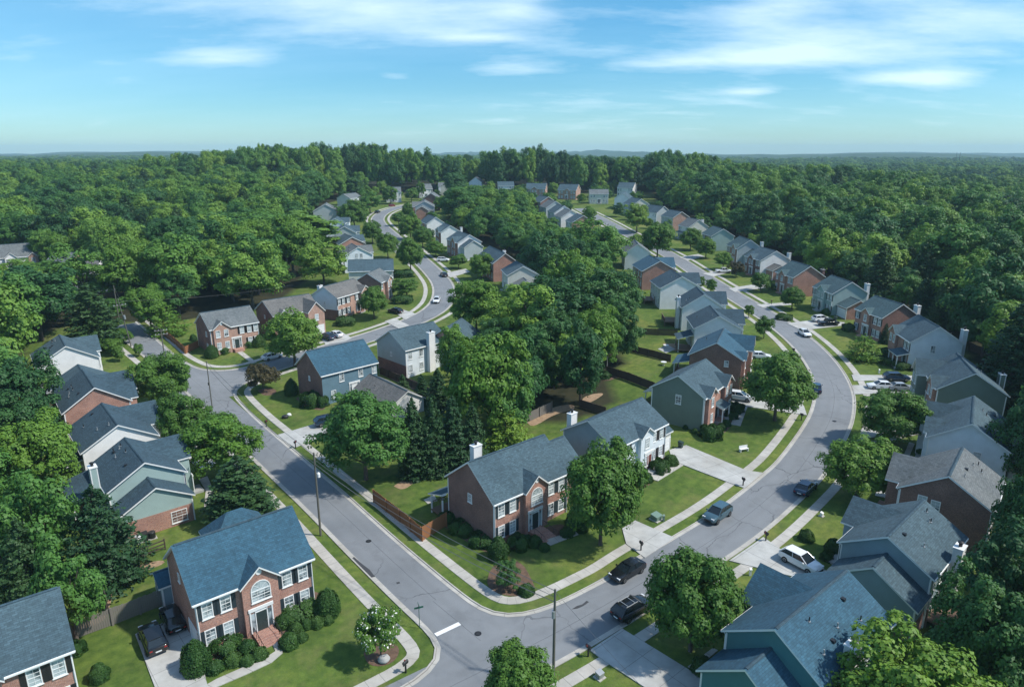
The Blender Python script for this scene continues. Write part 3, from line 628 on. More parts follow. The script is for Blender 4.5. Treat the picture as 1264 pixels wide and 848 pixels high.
house('white fronted house with blue grey gable and reddish door beside long drive','house',13.8,84.0,45,13.1,9.7,5.6,2.84,'siding_pale_blue','siding_blue_grey','roof_slate',GI,'siding_house',near=1,cg=[(.42,.68,.6,dict(sl=.75,mat='siding_pale_blue'))],dcol='door_red',door=.6,sh='shutter_black',ch=[(.22,1.03,.7)],gl=[('small',.12,3.9)],vents=0,wings=[dict(x=(12.6,16.0),y=(.9,9.0),he=3.3,ri=2.6,mats='siding_cream',gar=(14.3,.9+OV,0,2.7))])
house('sage green sided house with brick front and white columned porch','house',30.6,101.4,53,11.7,9.7,5.59,2.98,BR,'siding_sage','roof_slate',GI,'siding_house',near=1,cg=[(.06,.36,.6,dict(sl=.8)),(.66,1.0,.6,dict(sl=.8))],porch=(.4,.66,1.6),door=.52,gl=[('std',.48,3.6)],vents=0,bdeck=(.35,.75,3.0,.5,'roof_slate',3.0),base=1)
house('dark brick house with blue roof in the third plot inside the bend','house',42.5,119.6,67,11.9,10.1,5.6,2.91,BR,BD,'roof_blue',GI,'brick_house',near=0,cg=[(.05,.3,.5,dict(sl=.8)),(.6,1.,1.2,dict(ri=2.5,gar=1))],gl=[('small',.3,4.0)],bdeck=(.2,.7,3.2,.4,'roof_blue',2.9),vents=1)
house('grey sided house with covered rear porch above the fenced lawns','house',49,140,85,10.7,10.3,5.59,2.85,'siding_grey','siding_white','roof_navy',GI,'siding_house',cg=[wing_cg(.45,1.)],bdeck=(.1,.5,3.2,.5,'roof_navy',3.0),vents=2)
house('white house with rear corner chimney and dark deck near the bend','house',50.6,158,86,10,10.3,5.61,3.33,'siding_pale_blue','siding_white','roof_navy',GI,'siding_house',cg=[wing_cg(.45,1.)],ch=[(.3,1.03,.5)],bdeck=(.4,.9,3.5,1.2),vents=2)
house('pale grey gabled house between white house and red brick gable','house',51.1,180,92,11.6,11.6,5.66,3.17,'siding_grey','siding_white','roof_navy',GI,'siding_house',cg=[wing_cg(.5,1.,1.4)],bdeck=(.5,.95,3,1.2),vents=2)
house('plain red brick gabled house with blue roof farthest up the inside row','house',49.9,203.7,94,12.5,11,5.64,3.07,BR,BR,'roof_blue',GI,'brick_house',cg=[wing_cg(.5,1.,1.4)],gl=[('small',.25,3.2)],vents=1)
house('white sided house half hidden by trees beyond the red brick gable','house',47.8,233.9,86,12,9.2,5.59,3.19,'siding_white','siding_white','roof_grey',GI,'siding_house',vents=0)
# outside of the curving road, far to near
house('red brick house with round gable vent across the curving road','house',79.3,204.1,-82,10.4,10.1,5.6,3.27,BR,BR,'roof_teal',GO,'brick_house',cg=[(.28,.62,.5,dict(sl=.8,up=1))],win='col',ch=[(.75,1.04,.3)],chm=BD)
rt=bpy.data.objects.get('brick_house.004')
house('pale green sided house with brick garage wing and tall white chimney','house',82,183.7,-86,10.5,10,5.59,3.11,'siding_seafoam','siding_seafoam','roof_teal',GO,'siding_house',cg=[(.3,.7,.5,dict(sl=.7,up=1))],win='six',ch=[(.8,1.04,.9)],wings=[dict(x=(10.3,15.2),y=(1.5,8.7),he=2.9,ri=1.9,mats=BR,gar=(12.7,1.5+OV,0,3.6))])
house('red brick colonial with white door between green house and white gable','house',81.6,158.9,-81,9.9,9.7,5.58,3.1,BR,BD,'roof_teal',GO,'brick_house',cg=[(.3,.62,.5,dict(sl=.8,up=1))],ch=[(.8,1.04,.9)])
house('white gabled house with brick front and white framed sun porch','house',81,141.7,-99,10.8,10.2,5.61,3.4,BR,'siding_pale_blue','roof_slate',GO,'siding_house',near=0,cg=[(.05,.42,.5,dict(sl=.8,up=1))],ch=[(.8,1.04,.9)],gr=[('std',.45,3.4)],porch=(.6,1.0,2.2),door=.8)
house('sage gabled house with brick front and dark roof beside two driveways','house',73.8,117.5,-110,12.6,10.3,5.63,3.34,BR,'siding_sage','roof_slate',GO,'siding_house',near=0,cg=[(.05,.4,1.6,dict(ri=2.4,mat='siding_sage')),(.62,.95,.5,dict(sl=.8,mat=BR))],ch=[(.45,1.05,.2)],chm='siding_sage',vents=2)
house('pale blue sided house with dark roof and white chimney at its back','house',65.1,99,-124,13.3,9.9,5.62,3.12,'siding_pale_blue','siding_pale_blue','roof_slate',GO,'siding_house',near=0,cg=[(.15,.5,1.4,dict(ri=2.5,gar=1)),(.52,.86,.5,dict(sl=.75))],gr=[('std',.62,3.2)],ch=[(.82,1.05,.6)],vents=5)
house('dark brick gabled house with weathered grey roof and two gable windows','house',52.9,82.2,-130,10.5,9.9,5.58,3.07,BD,BD,'roof_grey',GO,'brick_house',near=1,cg=[(.3,.85,1.6,dict(ri=2.6,gar=1))],gr=[('std',.42,3.5),('std',.28,3.7)],vents=5)
house('blue grey house with lower garage wing beside the parked white SUV','house',41.8,70.2,-137,10.9,9.1,5.56,2.64,'siding_blue_grey','siding_blue_grey','roof_slate',GO,'siding_house',near=1,cg=[(.1,.6,1.4,dict(ri=2.2,gar=1))],ch=[(.5,1.05,.7)],vents=5,bdeck=(.5,.95,3,.9),wings=[dict(x=(10.3,14.2),y=(.3,9.0),he=3.55,ri=2.75,mats='siding_blue_grey',low=(BD,1.9))])
house('teal house with blue roof, ridge vent and wide chimney at bottom right','house',27.4,57.4,-140,12.5,9.2,5.58,2.9,'siding_teal','siding_teal','roof_blue',GO,'siding_house',near=1,cg=[(.1,.6,1.4,dict(ri=2.4,gar=1))],ch=[(.62,.96,-1.3,1.25,.9)],vents=6,gr=[('small',.75,3.2)],wings=[dict(x=(11.9,16.0),y=(.1,8.6),he=3.55,ri=2.9,mats='siding_teal',low=(BD,1.9))])
# left side of the side road
house('seafoam sided house with brick based lower wing and tall metal flue','house',-42.2,80.9,131,10.4,9.4,5.56,2.75,'siding_seafoam','siding_seafoam','roof_navy',GL,'siding_house',near=1,cg=[wing_cg(.42,1.,1.8,2.5)],ch=[(.3,1.05,-.1,1.2,.8)],chm='siding_seafoam',vents=7,bdeck=(.45,1.1,3.4,1.2,'roof_navy',3.6),wings=[dict(x=(-3.5,.6),y=(.3,8.9),he=3.75,ri=2.44,mats='siding_seafoam',low=(BR,2.6),win=[(-3.5+OV,2.4,-math.pi/2,'wide')],wz=.6)])
house('white gabled house with navy roof between the seafoam and brick houses','house',-51.9,93.1,130,11.7,10.1,5.6,2.95,'siding_white','siding_white','roof_navy',GL,'siding_house',near=1,cg=[wing_cg(.45,1.,1.8,2.7)],vents=4,bdeck=(.1,.5,3.2,.9,'roof_navy',3.4))
house('brick gabled house with double dark roof in the left hand row','house',-63.4,107.1,129,12.4,10.0,5.62,3.33,BR,BR,'roof_navy',GL,'brick_house',near=1,cg=[(.1,.45,1.2,dict(ri=2.2)),(.5,1.,2.0,dict(ri=2.7,gar=1))],vents=6,ch=[(.75,1.05,-2.2,1.5,.9)],chm=BR,wings=[dict(x=(12.0,18.2),y=(-.4,10.4),he=5.45,ri=3.0,mats=BR,roof='roof_slate')],bdeck=(.2,.9,3.5,1.5))
house('white gabled house with slate roof at the far end of the left row','house',-80.2,127.4,128,10.9,10.7,5.61,3.18,'siding_white','siding_white','roof_slate',GL,'siding_house',cg=[wing_cg(.5,1.,.9,2.7)],vents=6)
house('brick house with grey shingle roof cut off by the bottom left corner','house',-45.3,39.7,39,12,10.1,5.6,3.3,BR,BR,'roof_slate',GB,'brick_house',near=1,cg=[(.3,.6,.5,A)],vents=0,sh='shutter_black')
# corner of the side road and the winding road
house('brick gabled house with vivid blue siding on its garden side','house',-34.7,117.6,44,12.4,10.1,5.65,3.7,'siding_blue',BD,'roof_blue',GB,'brick_house',near=0,win=None,door=.56,dcol='white_paint',vents=5,gl=[('tiny',.5,3.6)])
h_=[o for o in bpy.data.objects if o.get('label','').startswith('brick gabled house with vivid')][0]
for f,zz in ((.35,3.6),(.68,3.6),(.95,3.6),(.2,.7),(.75,.7)): add_window(h_,'std' ,(f*12.4 if f<.9 else 11.4,OV,zz),0)
for k,rf_ in enumerate([]): pass
house('low grey brown roofed bungalow with white gable in front of the cypresses','bungalow',-15.2,113.4,131,13,7.2,2.75,2.1,'siding_white','siding_white','roof_brown',GB,'bungalow',near=0,win=None,door=None,vents=1,bwin=False)
house('grey sided house with tall pale chimney standing on a brick base','house',-21.2,130,45,11.5,10.6,5.62,3.15,'siding_pale_blue','siding_grey','roof_slate',GB,'siding_house',near=0,win='four',sh=None,door=None,ch=[(.55,-.02,1.4,1.5,.9)],gl=[('tiny',.5,3.4)],vents=6,lowbrick=BD)
house('small dark roofed house mostly hidden behind the bright green trees','house',-9.6,135.4,72,9.4,9.0,5.0,3.0,BR,BR,'roof_slate',GN,'brick_house',vents=1)
house('red brick colonial with grey roof behind the orange plank fence','house',-67.1,146.2,43,11.5,9.3,5.59,3.21,BT,BD,'roof_grey',GN,'brick_house',near=1,cg=[(.06,.42,.4,dict(sl=.8,vent=1))],door=.52,sh='shutter_black',win='six',gl=[('small',.3,3.6),('small',.3,.8)],vents=0)
house('long brick house with tan grey roof, two front gables and garage','house',-56.3,156.3,43,12.3,10.5,5.62,3.02,BT,BD,'roof_brown',GN,'brick_house',cg=[(.1,.35,.5,dict(sl=.8,vent=1)),(.62,1.,2.6,dict(ri=2.5,gar=1,mat=BT))],vents=0,gl=[('tiny',.5,4.2)])
house('brick fronted house with pale blue gable and white door columns','house',-44.9,171.9,65,13.1,8.9,5.58,2.74,BT,'siding_pale_blue','roof_brown',GN,'siding_house',cg=[(.7,1.,.8,dict(sl=.8))],win='six',lowbrick=BD,porch=(.62,.75,1.2),door=.68,ch=[(.35,1.05,.9)],gl=[('tiny',.5,3.4)],vents=0)
house('brown brick gabled house with hipped brick bay by the hedges','house',-36.6,188.9,80,9.7,8.4,5.54,2.61,BT,BD,'roof_grey',GN,'brick_house',cg=[(.3,.75,.9,dict(sl=.6))],vents=0)
house('long slate roofed house lying across the row behind the brown brick one','house',-49.6,204.1,10,13.8,9.5,5.4,2.9,'siding_cream','siding_cream','roof_slate',GN,'siding_house',win=None,door=None,vents=0)
house('white gabled house with twin gable windows behind the slate roofed one','house',-47.3,232.4,114,11.2,10.1,5.59,2.81,'siding_pale_blue','siding_pale_blue','roof_grey',GN,'siding_house',cg=[wing_cg(.5,1.,1.5,2.3)],gl=[('std',.4,4.6),('std',.56,4.6)],ch=[(.1,1.04,.2)])
house('small brick gable in the winding row next to the white gable','house',-54.6,255.8,116,12.4,10,5.6,2.61,BR,BR,'roof_slate',GN,'brick_house',cg=[wing_cg(.5,1.,1.5,2.3)],vents=0)
house('grey blue gable with flat topped porch in the winding row','house',-63.4,280.4,103,12,9.6,5.59,2.87,'siding_grey','siding_grey','roof_slate',GN,'siding_house',cg=[wing_cg(.5,1.,1.5,2.3)],vents=0)
house('narrow grey gable squeezed between two others up the winding row','house',-74.1,306.1,98,12,8.7,5.57,2.44,'siding_pale_blue','siding_pale_blue','roof_slate',GN,'siding_house',cg=[wing_cg(.5,1.,1.5,2.1)],vents=0)
house('large grey gabled house with red brick chimney at the upper bend','house',-86.6,345.3,101,12.1,12.3,5.67,3.46,'siding_grey','siding_grey','roof_grey',GN,'siding_house',cg=[(.0,.5,1.5,dict(ri=2.3,mat=BR))],ch=[(.02,.0,-3.0,1.6,1.6)],chm=BR,vents=0)
house('pale roofed house with broad gable behind the round tree at the bend','house',-91.3,393.2,70,13.1,9.2,5.58,2.5,'siding_white','siding_white','roof_grey',GX,'siding_house',vents=0)
house('white two storey house with red shutters at the end of the street','house',-76.8,424.2,11,9.5,9.6,5.58,3.18,'siding_white','siding_white','roof_grey',GX,'siding_house',vents=0,cg=[(.5,1.,.8,dict(sl=.8,mat='siding_white'))])
house('house with tan brick gable beside small round tree at street end','house',-59.4,446.2,20,9.1,9.8,5.58,3.07,'siding_white',BT,'roof_grey',GX,'siding_house',vents=0)
house('white gabled house under the large round tree in the far middle','house',-49.1,478,-85,12.3,9.5,5.61,3.23,'siding_white','siding_cream','roof_grey',GX,'siding_house',vents=0,cg=[(.5,1.,1.2,dict(sl=.8))])
house('tall pale roofed house standing alone among the far middle trees','house',-28.8,500.9,-97,12.4,9.5,6.4,3.6,'siding_white','siding_white','roof_grey',GX,'siding_house',vents=0)
# right side of the winding road
house('grey cream gabled house with pale lean-to porch nearest in its row','house',-3.4,208,-80,11,9.6,5.57,2.58,'siding_cream','siding_cream','roof_slate',GN,'siding_house',vents=0,gr=[('tiny',.5,4.)],wings=[dict(x=(10.6,16.5),y=(1.2,8.6),he=3.0,ri=1.9,mats='siding_grey',roof='roof_grey')])
house('long brick gabled house with stepped slate roof above the green tree','house',-11.8,232,-72,18.4,8.6,5.68,3.1,BR,BR,'roof_slate',GN,'brick_house',cg=[(.2,.4,.6,dict(sl=.8))],vents=0,ch=[(.1,1.05,.2)])
house('white gabled house with lower garage wing and brick front corner','house',-25.8,268,-67,13.8,9.9,5.63,2.89,BR,'siding_white','roof_slate',GN,'siding_house',cg=[(.55,.9,.6,dict(sl=.8))],vents=0,wings=[dict(x=(13.4,18.5),y=(1.0,8.8),he=4.4,ri=2.5,mats='siding_grey')])
house('white gabled house with small white chimney in the right hand row','house',-33,293.1,-72,11.5,8.8,5.56,2.71,BR,'siding_white','roof_slate',GN,'siding_house',cg=[(.5,.9,.6,dict(sl=.8))],vents=0,ch=[(.9,1.04,.8)])
house('white gabled house with dark front windows near the brick gable','house',-42.4,317.3,-70,13.2,8.8,5.6,2.89,BR,'siding_white','roof_slate',GN,'siding_house',vents=0)
house('wide grey roofed house with small brick gable in the upper row','house',-52.5,374,-83,16.1,10.7,5.68,2.89,'siding_grey','siding_grey','roof_grey',GN,'siding_house',cg=[(.6,1.,1.,dict(sl=.8,mat=BR))],vents=0,wings=[dict(x=(15.8,20.5),y=(.5,7.5),he=4.2,ri=2.2,mats=BR)])
house('dark brown gabled house behind the wide grey roofed one','house',-50.6,403,-90,12.9,10.4,5.64,3.5,BD,BD,'roof_grey',GN,'brick_house',vents=0)
# middle distance row and the far cross row
house('red brick gable at the near end of the stepped middle terrace row','house',24.5,318.9,-80,11.5,11,5.68,3.23,'siding_white',BR,'roof_slate',GX,'brick_house',vents=0)
house('pale roofed house second from the brick gable in the middle row','house',20.1,334.6,-76,11,10.6,5.63,3.24,'siding_white','siding_white','roof_grey',GX,'siding_house',vents=0)
house('white gabled house third from the brick gable in the middle row','house',17.7,349.1,-75,11,10.6,5.64,3.4,'siding_white','siding_white','roof_slate',GX,'siding_house',vents=0)
house('grey roofed house fourth from the brick gable in the middle row','house',14.3,367.2,-75,12,10.6,5.64,3.38,'siding_grey','siding_grey','roof_grey',GX,'siding_house',vents=0)
house('dark brown gable with white bargeboards at the middle row far end','house',10.8,388.2,-68,12,9.8,5.59,2.9,BD,BD,'roof_slate',GX,'brick_house',vents=0)
house('slate roofed house with sunlit orange brick end in the far cross row','house',28.6,442.4,-24,12.7,9.8,5.63,3.52,BT,BT,'roof_slate',GX,'brick_house',vents=0,cg=[(.4,.65,.5,dict(sl=.8,mat=BT))])
house('grey roofed house with tan gable end left of the orange brick one','house',8.5,449.3,-12,13.2,9.6,5.62,3.44,BT,BT,'roof_slate',GX,'brick_house',vents=0,cg=[(.3,.6,.5,dict(sl=.8,mat=BT))])
house('slate roofed house sunk in trees at left of the far cross row','house',-9.5,469.4,5,11.2,9.5,5.58,2.77,'siding_white','siding_white','roof_slate',GX,'siding_house',vents=0)
house('cream house with flat pale roof right of the orange brick end','house',46.3,417.2,-2,11.7,9.5,5.6,2.6,'siding_cream','siding_cream','roof_grey',GX,'siding_house',vents=0)
house('white gabled house with dark blue roof against the far wood edge','house',68.6,458,-27,11,9.8,5.6,3.37,'siding_white','siding_white','roof_slate',GX,'siding_house',vents=0)
house('white front gable with small chimney at the top of the outer row','house',62,406,-111,12,9,5.6,3.37,'siding_white','siding_white','roof_slate',GO,'siding_house',vents=0)
# outside row, beyond the round vent house
house('white gabled house with dark brick front beyond the round vent house','house',78.8,231,-80,10.6,10.8,5.61,3.03,BD,'siding_white','roof_slate',GO,'siding_house',cg=[(.3,.65,.5,dict(sl=.8,up=1))],ch=[(.8,1.04,.7)],wings=[dict(x=(10.3,15),y=(2,8),he=2.9,ri=1.6,mats=BR,roof='roof_brown')],vents=0)
house('grey gabled house with brick front and white chimney past the white one','house',79.7,254.6,-88,11.4,9.4,5.59,3.18,BT,'siding_grey','roof_teal',GO,'siding_house',cg=[(.6,.95,.5,dict(sl=.8))],ch=[(.8,1.04,.7)],vents=0,wings=[dict(x=(11,15.5),y=(2.5,8.8),he=3.4,ri=2.2,mats='siding_grey')])
house('teal green gabled house with white bargeboards in the outer row','house',78,283.4,-86,11.6,9.8,5.59,2.96,BD,'siding_seafoam','roof_teal',GO,'siding_house',vents=0)
house('cream gabled house with tall white chimney and white columns','house',73.4,305.1,-76,9.8,9.8,5.59,3.27,'siding_white','siding_cream','roof_grey',GO,'siding_house',ch=[(.3,1.04,1.)],porch=(.1,.9,1.5),vents=0)
house('grey roofed house with sloping red brick chimney breast on its side','house',71.8,334.5,-74,12,9.2,5.58,2.8,'siding_grey',BT,'roof_slate',GO,'siding_house',vents=0)
house('dark roofed house with wide pale front behind the yellow green tree','house',65.4,348.7,-65,12.1,9,5.59,3.2,'siding_white','siding_grey','roof_slate',GO,'siding_house',vents=0)
house('dark blue roofed house under the wood near the top of the outer row','house',60.4,378.9,-75,12.7,10,5.61,3.11,'siding_grey','siding_cream','roof_slate',GO,'siding_house',vents=0)
# lone houses in the left wood
house('large grey hip roofed house with brick dormers in the left wood','house',-172,221.4,37,15,12,5.66,3.84,'siding_white',BT,'roof_grey','houses in the left hand wood','siding_house',vents=0,cg=[(.35,.6,.8,dict(sl=.9,mat='siding_white')),(.78,.98,.8,dict(sl=.9,mat=BT))],ch=[(.8,.6,.9)])
house('grey roofed house half buried in trees beside the hip roofed one','house',-150.1,217.4,-12,9,9.5,5.4,3.1,BT,BT,'roof_grey','houses in the left hand wood','brick_house',vents=0)
house('brick house with white garage wall at the end of the wooded drive','house',-135.1,202.2,-3,10,9.5,5.3,3.1,BT,'siding_white','roof_brown','houses in the left hand wood','brick_house',vents=0)
# ------------------------------------------------------------------ trees
def quads_mesh(name,P,N,S,mat,asp=1.0,extra=None):
    """one leaf quad per point: centre P, normal N, half size S"""
    n=len(P); up=rng.normal(size=(n,3)); a=np.cross(N,up); a/=np.linalg.norm(a,axis=1)[:,None]+1e-9; b=np.cross(N,a)
    a=a*S[:,None]; b=b*S[:,None]*asp
    V=np.stack([P-a*.9-b*.5,P+a*.2-b,P+a-b*.1+N*(S*.18)[:,None],P-a*.15+b],1).reshape(-1,3).astype(np.float32)
    me=bpy.data.meshes.new(name); me.vertices.add(n*4); me.vertices.foreach_set('co',V.ravel()); me.loops.add(n*4); me.polygons.add(n)
    me.loops.foreach_set('vertex_index',np.arange(n*4,dtype=np.int32)); me.polygons.foreach_set('loop_start',np.arange(0,n*4,4,dtype=np.int32)); me.polygons.foreach_set('loop_total',np.full(n,4,np.int32))
    me.materials.append(M[mat])
    if extra:
        mi=np.zeros(n,np.int32); me.materials.append(M[extra[0]]); mi[rng.random(n)<extra[1]]=1; me.polygons.foreach_set('material_index',mi)
    me.update(calc_edges=True); return me
def unit(n):
    v=rng.normal(size=(n,3)); return v/np.linalg.norm(v,axis=1)[:,None]
def crown_pts(Rr,H,base,ncl,nlf,rcl,top=1.0,squash=.8,lob=.18):
    """clumps spread over and inside an uneven crown; Rr radius, base..H height"""
    d=unit(ncl*3); d=d[d[:,2]>-.72][:ncl]; ncl=len(d)
    ph=np.arctan2(d[:,1],d[:,0]); k1,k2=rng.uniform(0,6.28,2)
    mod=1+lob*np.sin(2*ph+k1+d[:,2]*2)+lob*.7*np.sin(3*ph+k2-d[:,2]*3)+rng.normal(0,lob*.45,ncl)
    rad=np.where(rng.random(ncl)<.8,rng.uniform(.74,.98,ncl),rng.uniform(.3,.7,ncl))*mod
    hz=(H-base)/2; C=np.c_[d[:,0]*rad*Rr,d[:,1]*rad*Rr,base+hz+d[:,2]*rad*hz]
    low=C[:,2]<base+hz*.8; C[low,:2]*=.93
    C[:,2]=np.minimum(C[:,2],H*.99)
    rc=Rr*rcl*rng.uniform(.65,1.3,ncl)
    dd=unit(ncl*nlf); dd[:,2]=np.where(dd[:,2]<-.35,-dd[:,2],dd[:,2])
    idx=np.repeat(np.arange(ncl),nlf); rr=rng.uniform(.66,1.03,ncl*nlf)
    wob=1+.22*np.sin(dd[:,0]*5+idx)*np.sin(dd[:,1]*5+idx*1.7)
    P=C[idx]+dd*np.c_[rc,rc,rc*squash][idx]*(rr*wob)[:,None]
    cen=np.array([0,0,base+hz*.7]); o=(P-cen); o/=np.linalg.norm(o,axis=1)[:,None]+1e-9
    N=dd*1.0+o*.3+rng.normal(0,.30,P.shape); N[:,2]+=.15; N/=np.linalg.norm(N,axis=1)[:,None]
    return P,N,C
def trunk_mesh(H,r,C,limbs=7):
    m=MB(); top=H*.62; w=rng.uniform(-.25,.25,(4,2))
    m.tube([(0,0,-.4),(0,0,.25),(w[0][0]*.3,w[0][1]*.3,H*.18),(w[1][0],w[1][1],H*.36),(w[2][0],w[2][1],top)],[r*1.5,r*1.08,r*.9,r*.65,r*.22],'bark',8)
    for i in rng.choice(len(C),min(limbs,len(C)),replace=False):
        c=C[i]; z0=min(H*rng.uniform(.2,.4),c[2]*.75); mid=(c[0]*.45,c[1]*.45,z0+(c[2]-z0)*.6)
        m.tube([(w[1][0]*.4,w[1][1]*.4,z0),mid,tuple(c*np.array([.9,.9,1]))],[r*.42,r*.26,r*.07],'bark',5,False)
    return m.mesh('trunk',True)
PROTO={}
def proto(key,Rr,H,base,ncl,nlf,rcl,leafs,mat,**k):
    ex=k.pop('extra',None); lb=k.pop('limbs',7); asp=k.pop('asp',.75)
    P,N,C=crown_pts(Rr,H,base,ncl,nlf,rcl,**k); S=rng.uniform(.65,1.35,len(P))*leafs
    PROTO[key]=(quads_mesh('crown',P,N,S,mat,asp,ex),trunk_mesh(H,.022*H,C,lb),float(np.percentile(np.hypot(P[:,0],P[:,1]),97)),float(np.percentile(P[:,2],99.7)))
def proto_conifer(key,Rr,H,base,nl,mat,leafs,cyl=0.0,tex=.5):
    Ps=[];Ns=[];Cs=[]
    for i in range(nl):
        f=i/(nl-1); z=base+(H-base)*f; rr=Rr*((1-f)**(.75-.4*cyl)*(1-.25*math.exp(-f*9)))+.12
        nb=max(4,int(11*(1-f*.6)))
        for b in range(nb):
            a=2*math.pi*(b+rng.random())/nb; L=rr*rng.uniform(.72,1.12); m=int(14+46*L/Rr)
            t=rng.uniform(.15,1,m)**.7; side=rng.normal(0,.16*L*(1.1-t*.5),m)
            x=math.cos(a)*t*L-math.sin(a)*side; y=math.sin(a)*t*L+math.cos(a)*side; zz=z-t*L*.26+rng.normal(0,.12*leafs*4,m)+.1*L*(t>.85)
            Ps.append(np.c_[x,y,zz]); nn=np.c_[np.cos(a)*np.ones(m)*.5,np.sin(a)*np.ones(m)*.5,np.ones(m)*.8]+rng.normal(0,tex,(m,3)); Ns.append(nn)
            Cs.append((math.cos(a)*L*.7,math.sin(a)*L*.7,z-.1))
    P=np.vstack(Ps);N=np.vstack(Ns);N/=np.linalg.norm(N,axis=1)[:,None]
    m=MB(); m.tube([(0,0,-.4),(0,0,H*.5),(0,0,H*.97)],[.02*H,.012*H,.02],'bark',7)
    PROTO[key]=(quads_mesh('crown',P,N,rng.uniform(.6,1.4,len(P))*leafs,mat,.5),m.mesh('trunk',True),float(np.percentile(np.hypot(P[:,0],P[:,1]),97)),H)
for i in range(3): proto(f'maple{i}',4.2,10.0,1.3,150,210,.25,.155,'leaf_maple',lob=.10,squash=.9)
for i in range(2): proto(f'bright{i}',4.8,12.0,1.2,130,190,.24,.18,'leaf_bright',lob=.2)
for i in range(4): proto(f'forest{i}',5.0,15.0,1.6,58+8*i,200,.30+.02*(i%2),.25,'leaf_forest',lob=.14+.03*i,squash=.9)
for i in range(3): proto(f'dark{i}',5.4,14.5,1.0,110,150,.25,.22,'leaf_dark',lob=.17,squash=.9)
proto('forest4',4.2,18.0,2.2,90,125,.30,.26,'leaf_forest',lob=.25,top=1.0); proto('forest5',6.0,14.0,1.2,72,200,.29,.26,'leaf_forest',lob=.24)
for i in range(2): proto(f'big{i}',6.3,15.0,1.0,190,180,.21,.20,'leaf_forest',lob=.16)
proto('small0',2.6,5.5,1.0,60,150,.28,.13,'leaf_maple',lob=.12); proto('small1',2.4,6.5,1.2,60,150,.28,.13,'leaf_maple',lob=.16)
proto('loose',2.0,4.2,.35,42,150,.29,.11,'leaf_dark',lob=.22,limbs=9)
proto('purple',3.0,4.8,.9,60,160,.27,.14,'leaf_purple',lob=.12)
proto('myrtle',2.7,5.4,.9,64,210,.25,.115,'leaf_maple',lob=.12,extra=('flower',.065))
proto_conifer('cypress0',2.3,10.5,.3,30,'leaf_conifer',.17,.25); proto_conifer('cypress1',2.6,9.0,.3,27,'leaf_conifer',.17,.35)
proto_conifer('pine0',4.2,17.0,2.0,30,'leaf_conifer',.26,.55,.6); proto_conifer('pine1',3.8,21.0,5.0,30,'leaf_conifer',.28,.6,.6)
proto_conifer('darkfir',4.3,11.5,.4,30,'leaf_conifer',.20,.35,.6)
proto_conifer('layered',4.0,8.5,.8,13,'leaf_bright',.2,.5,.5)
def hedge_mesh(key,Rr,H,n,leafs,mat='leaf_hedge',cyl=False):
    d=unit(n); d[:,2]=np.abs(d[:,2])*1.0-.25; 
    if cyl: d=np.sign(d)*np.abs(d)**.55
    k=1+.09*np.sin(d[:,0]*5+d[:,2]*3)*np.sin(d[:,1]*6+1)+.05*np.sin(d[:,2]*9+d[:,0]*4)+rng.normal(0,.04,n)
    P=np.c_[d[:,0]*Rr*k,d[:,1]*Rr*k,H*(.25+.0)+d[:,2]*H*.75*k]; P[:,2]=np.maximum(P[:,2],.02)
    P=np.vstack([P,P*np.array([.86,.86,.9])]); d=np.vstack([d,d]); N=d+rng.normal(0,.4,d.shape); N/=np.linalg.norm(N,axis=1)[:,None]
    PROTO[key]=(quads_mesh('foliage',P,N,rng.uniform(.6,1.4,len(P))*leafs,mat,.7),None,Rr,H)
hedge_mesh('ball',.62,1.05,2600,.055); hedge_mesh('cone',1.1,2.9,5200,.065); hedge_mesh('row',1.0,1.0,5200,.06,cyl=True)
def st(m,r=.012,h=.9):
    return m
TREES=[]   # (x,y,r,h)
def tree(key,x,y,r,h,label,group=None,name='tree',cat='tree',z=None,rot=None,ry=None):
    cm,tm,R0,H0=PROTO[key]
    o=empty(name,(x,y,Tz(x,y)-.05 if z is None else z),rng.uniform(0,6.28) if rot is None else rot,(r/R0,(ry or r)/R0,h/H0)); tag(o,label,cat,group)
    if tm: link('trunk',tm,o); link('crown',cm,o)
    else:
        link('foliage',cm,o)
        if 'stem' not in PROTO:
            m=MB(); m.tube([(0,0,-.1),(0,0,.5)],[.06,.04],'bark',6); PROTO['stem']=m.mesh('stem')
        link('stem',PROTO['stem'],o)
    TREES.append((x,y,r,h)); return o
def ptree(key,cx,top,base,hw,label,group=None,h=None,**k):
    """tree standing at a measured base, or (base None) whose top of height h shows at a measured place"""
    if base is None: x,y=G(cx,top,h)
    else:
        x,y=G(cx,base)
        if h is None:
            z=Tz(x,y); lo,hi=1.0,40.0
            for _ in range(40):
                mid=(lo+hi)/2
                if proj(x,y,z+mid)[1]>top: lo=mid
                else: hi=mid
            h=lo
    if h>17.5 and base is not None:
        h=17.0; x,y=G(cx,top,h)
    dep=proj(x,y,Tz(x,y)+h*.6)[2]
    return tree(key,x,y,hw*dep/F,h,label,group,**k)
ST='street trees along the curving road'; YT='garden trees near the crossroads'; SW='street trees along the winding road'; MW='trees of the middle wood'
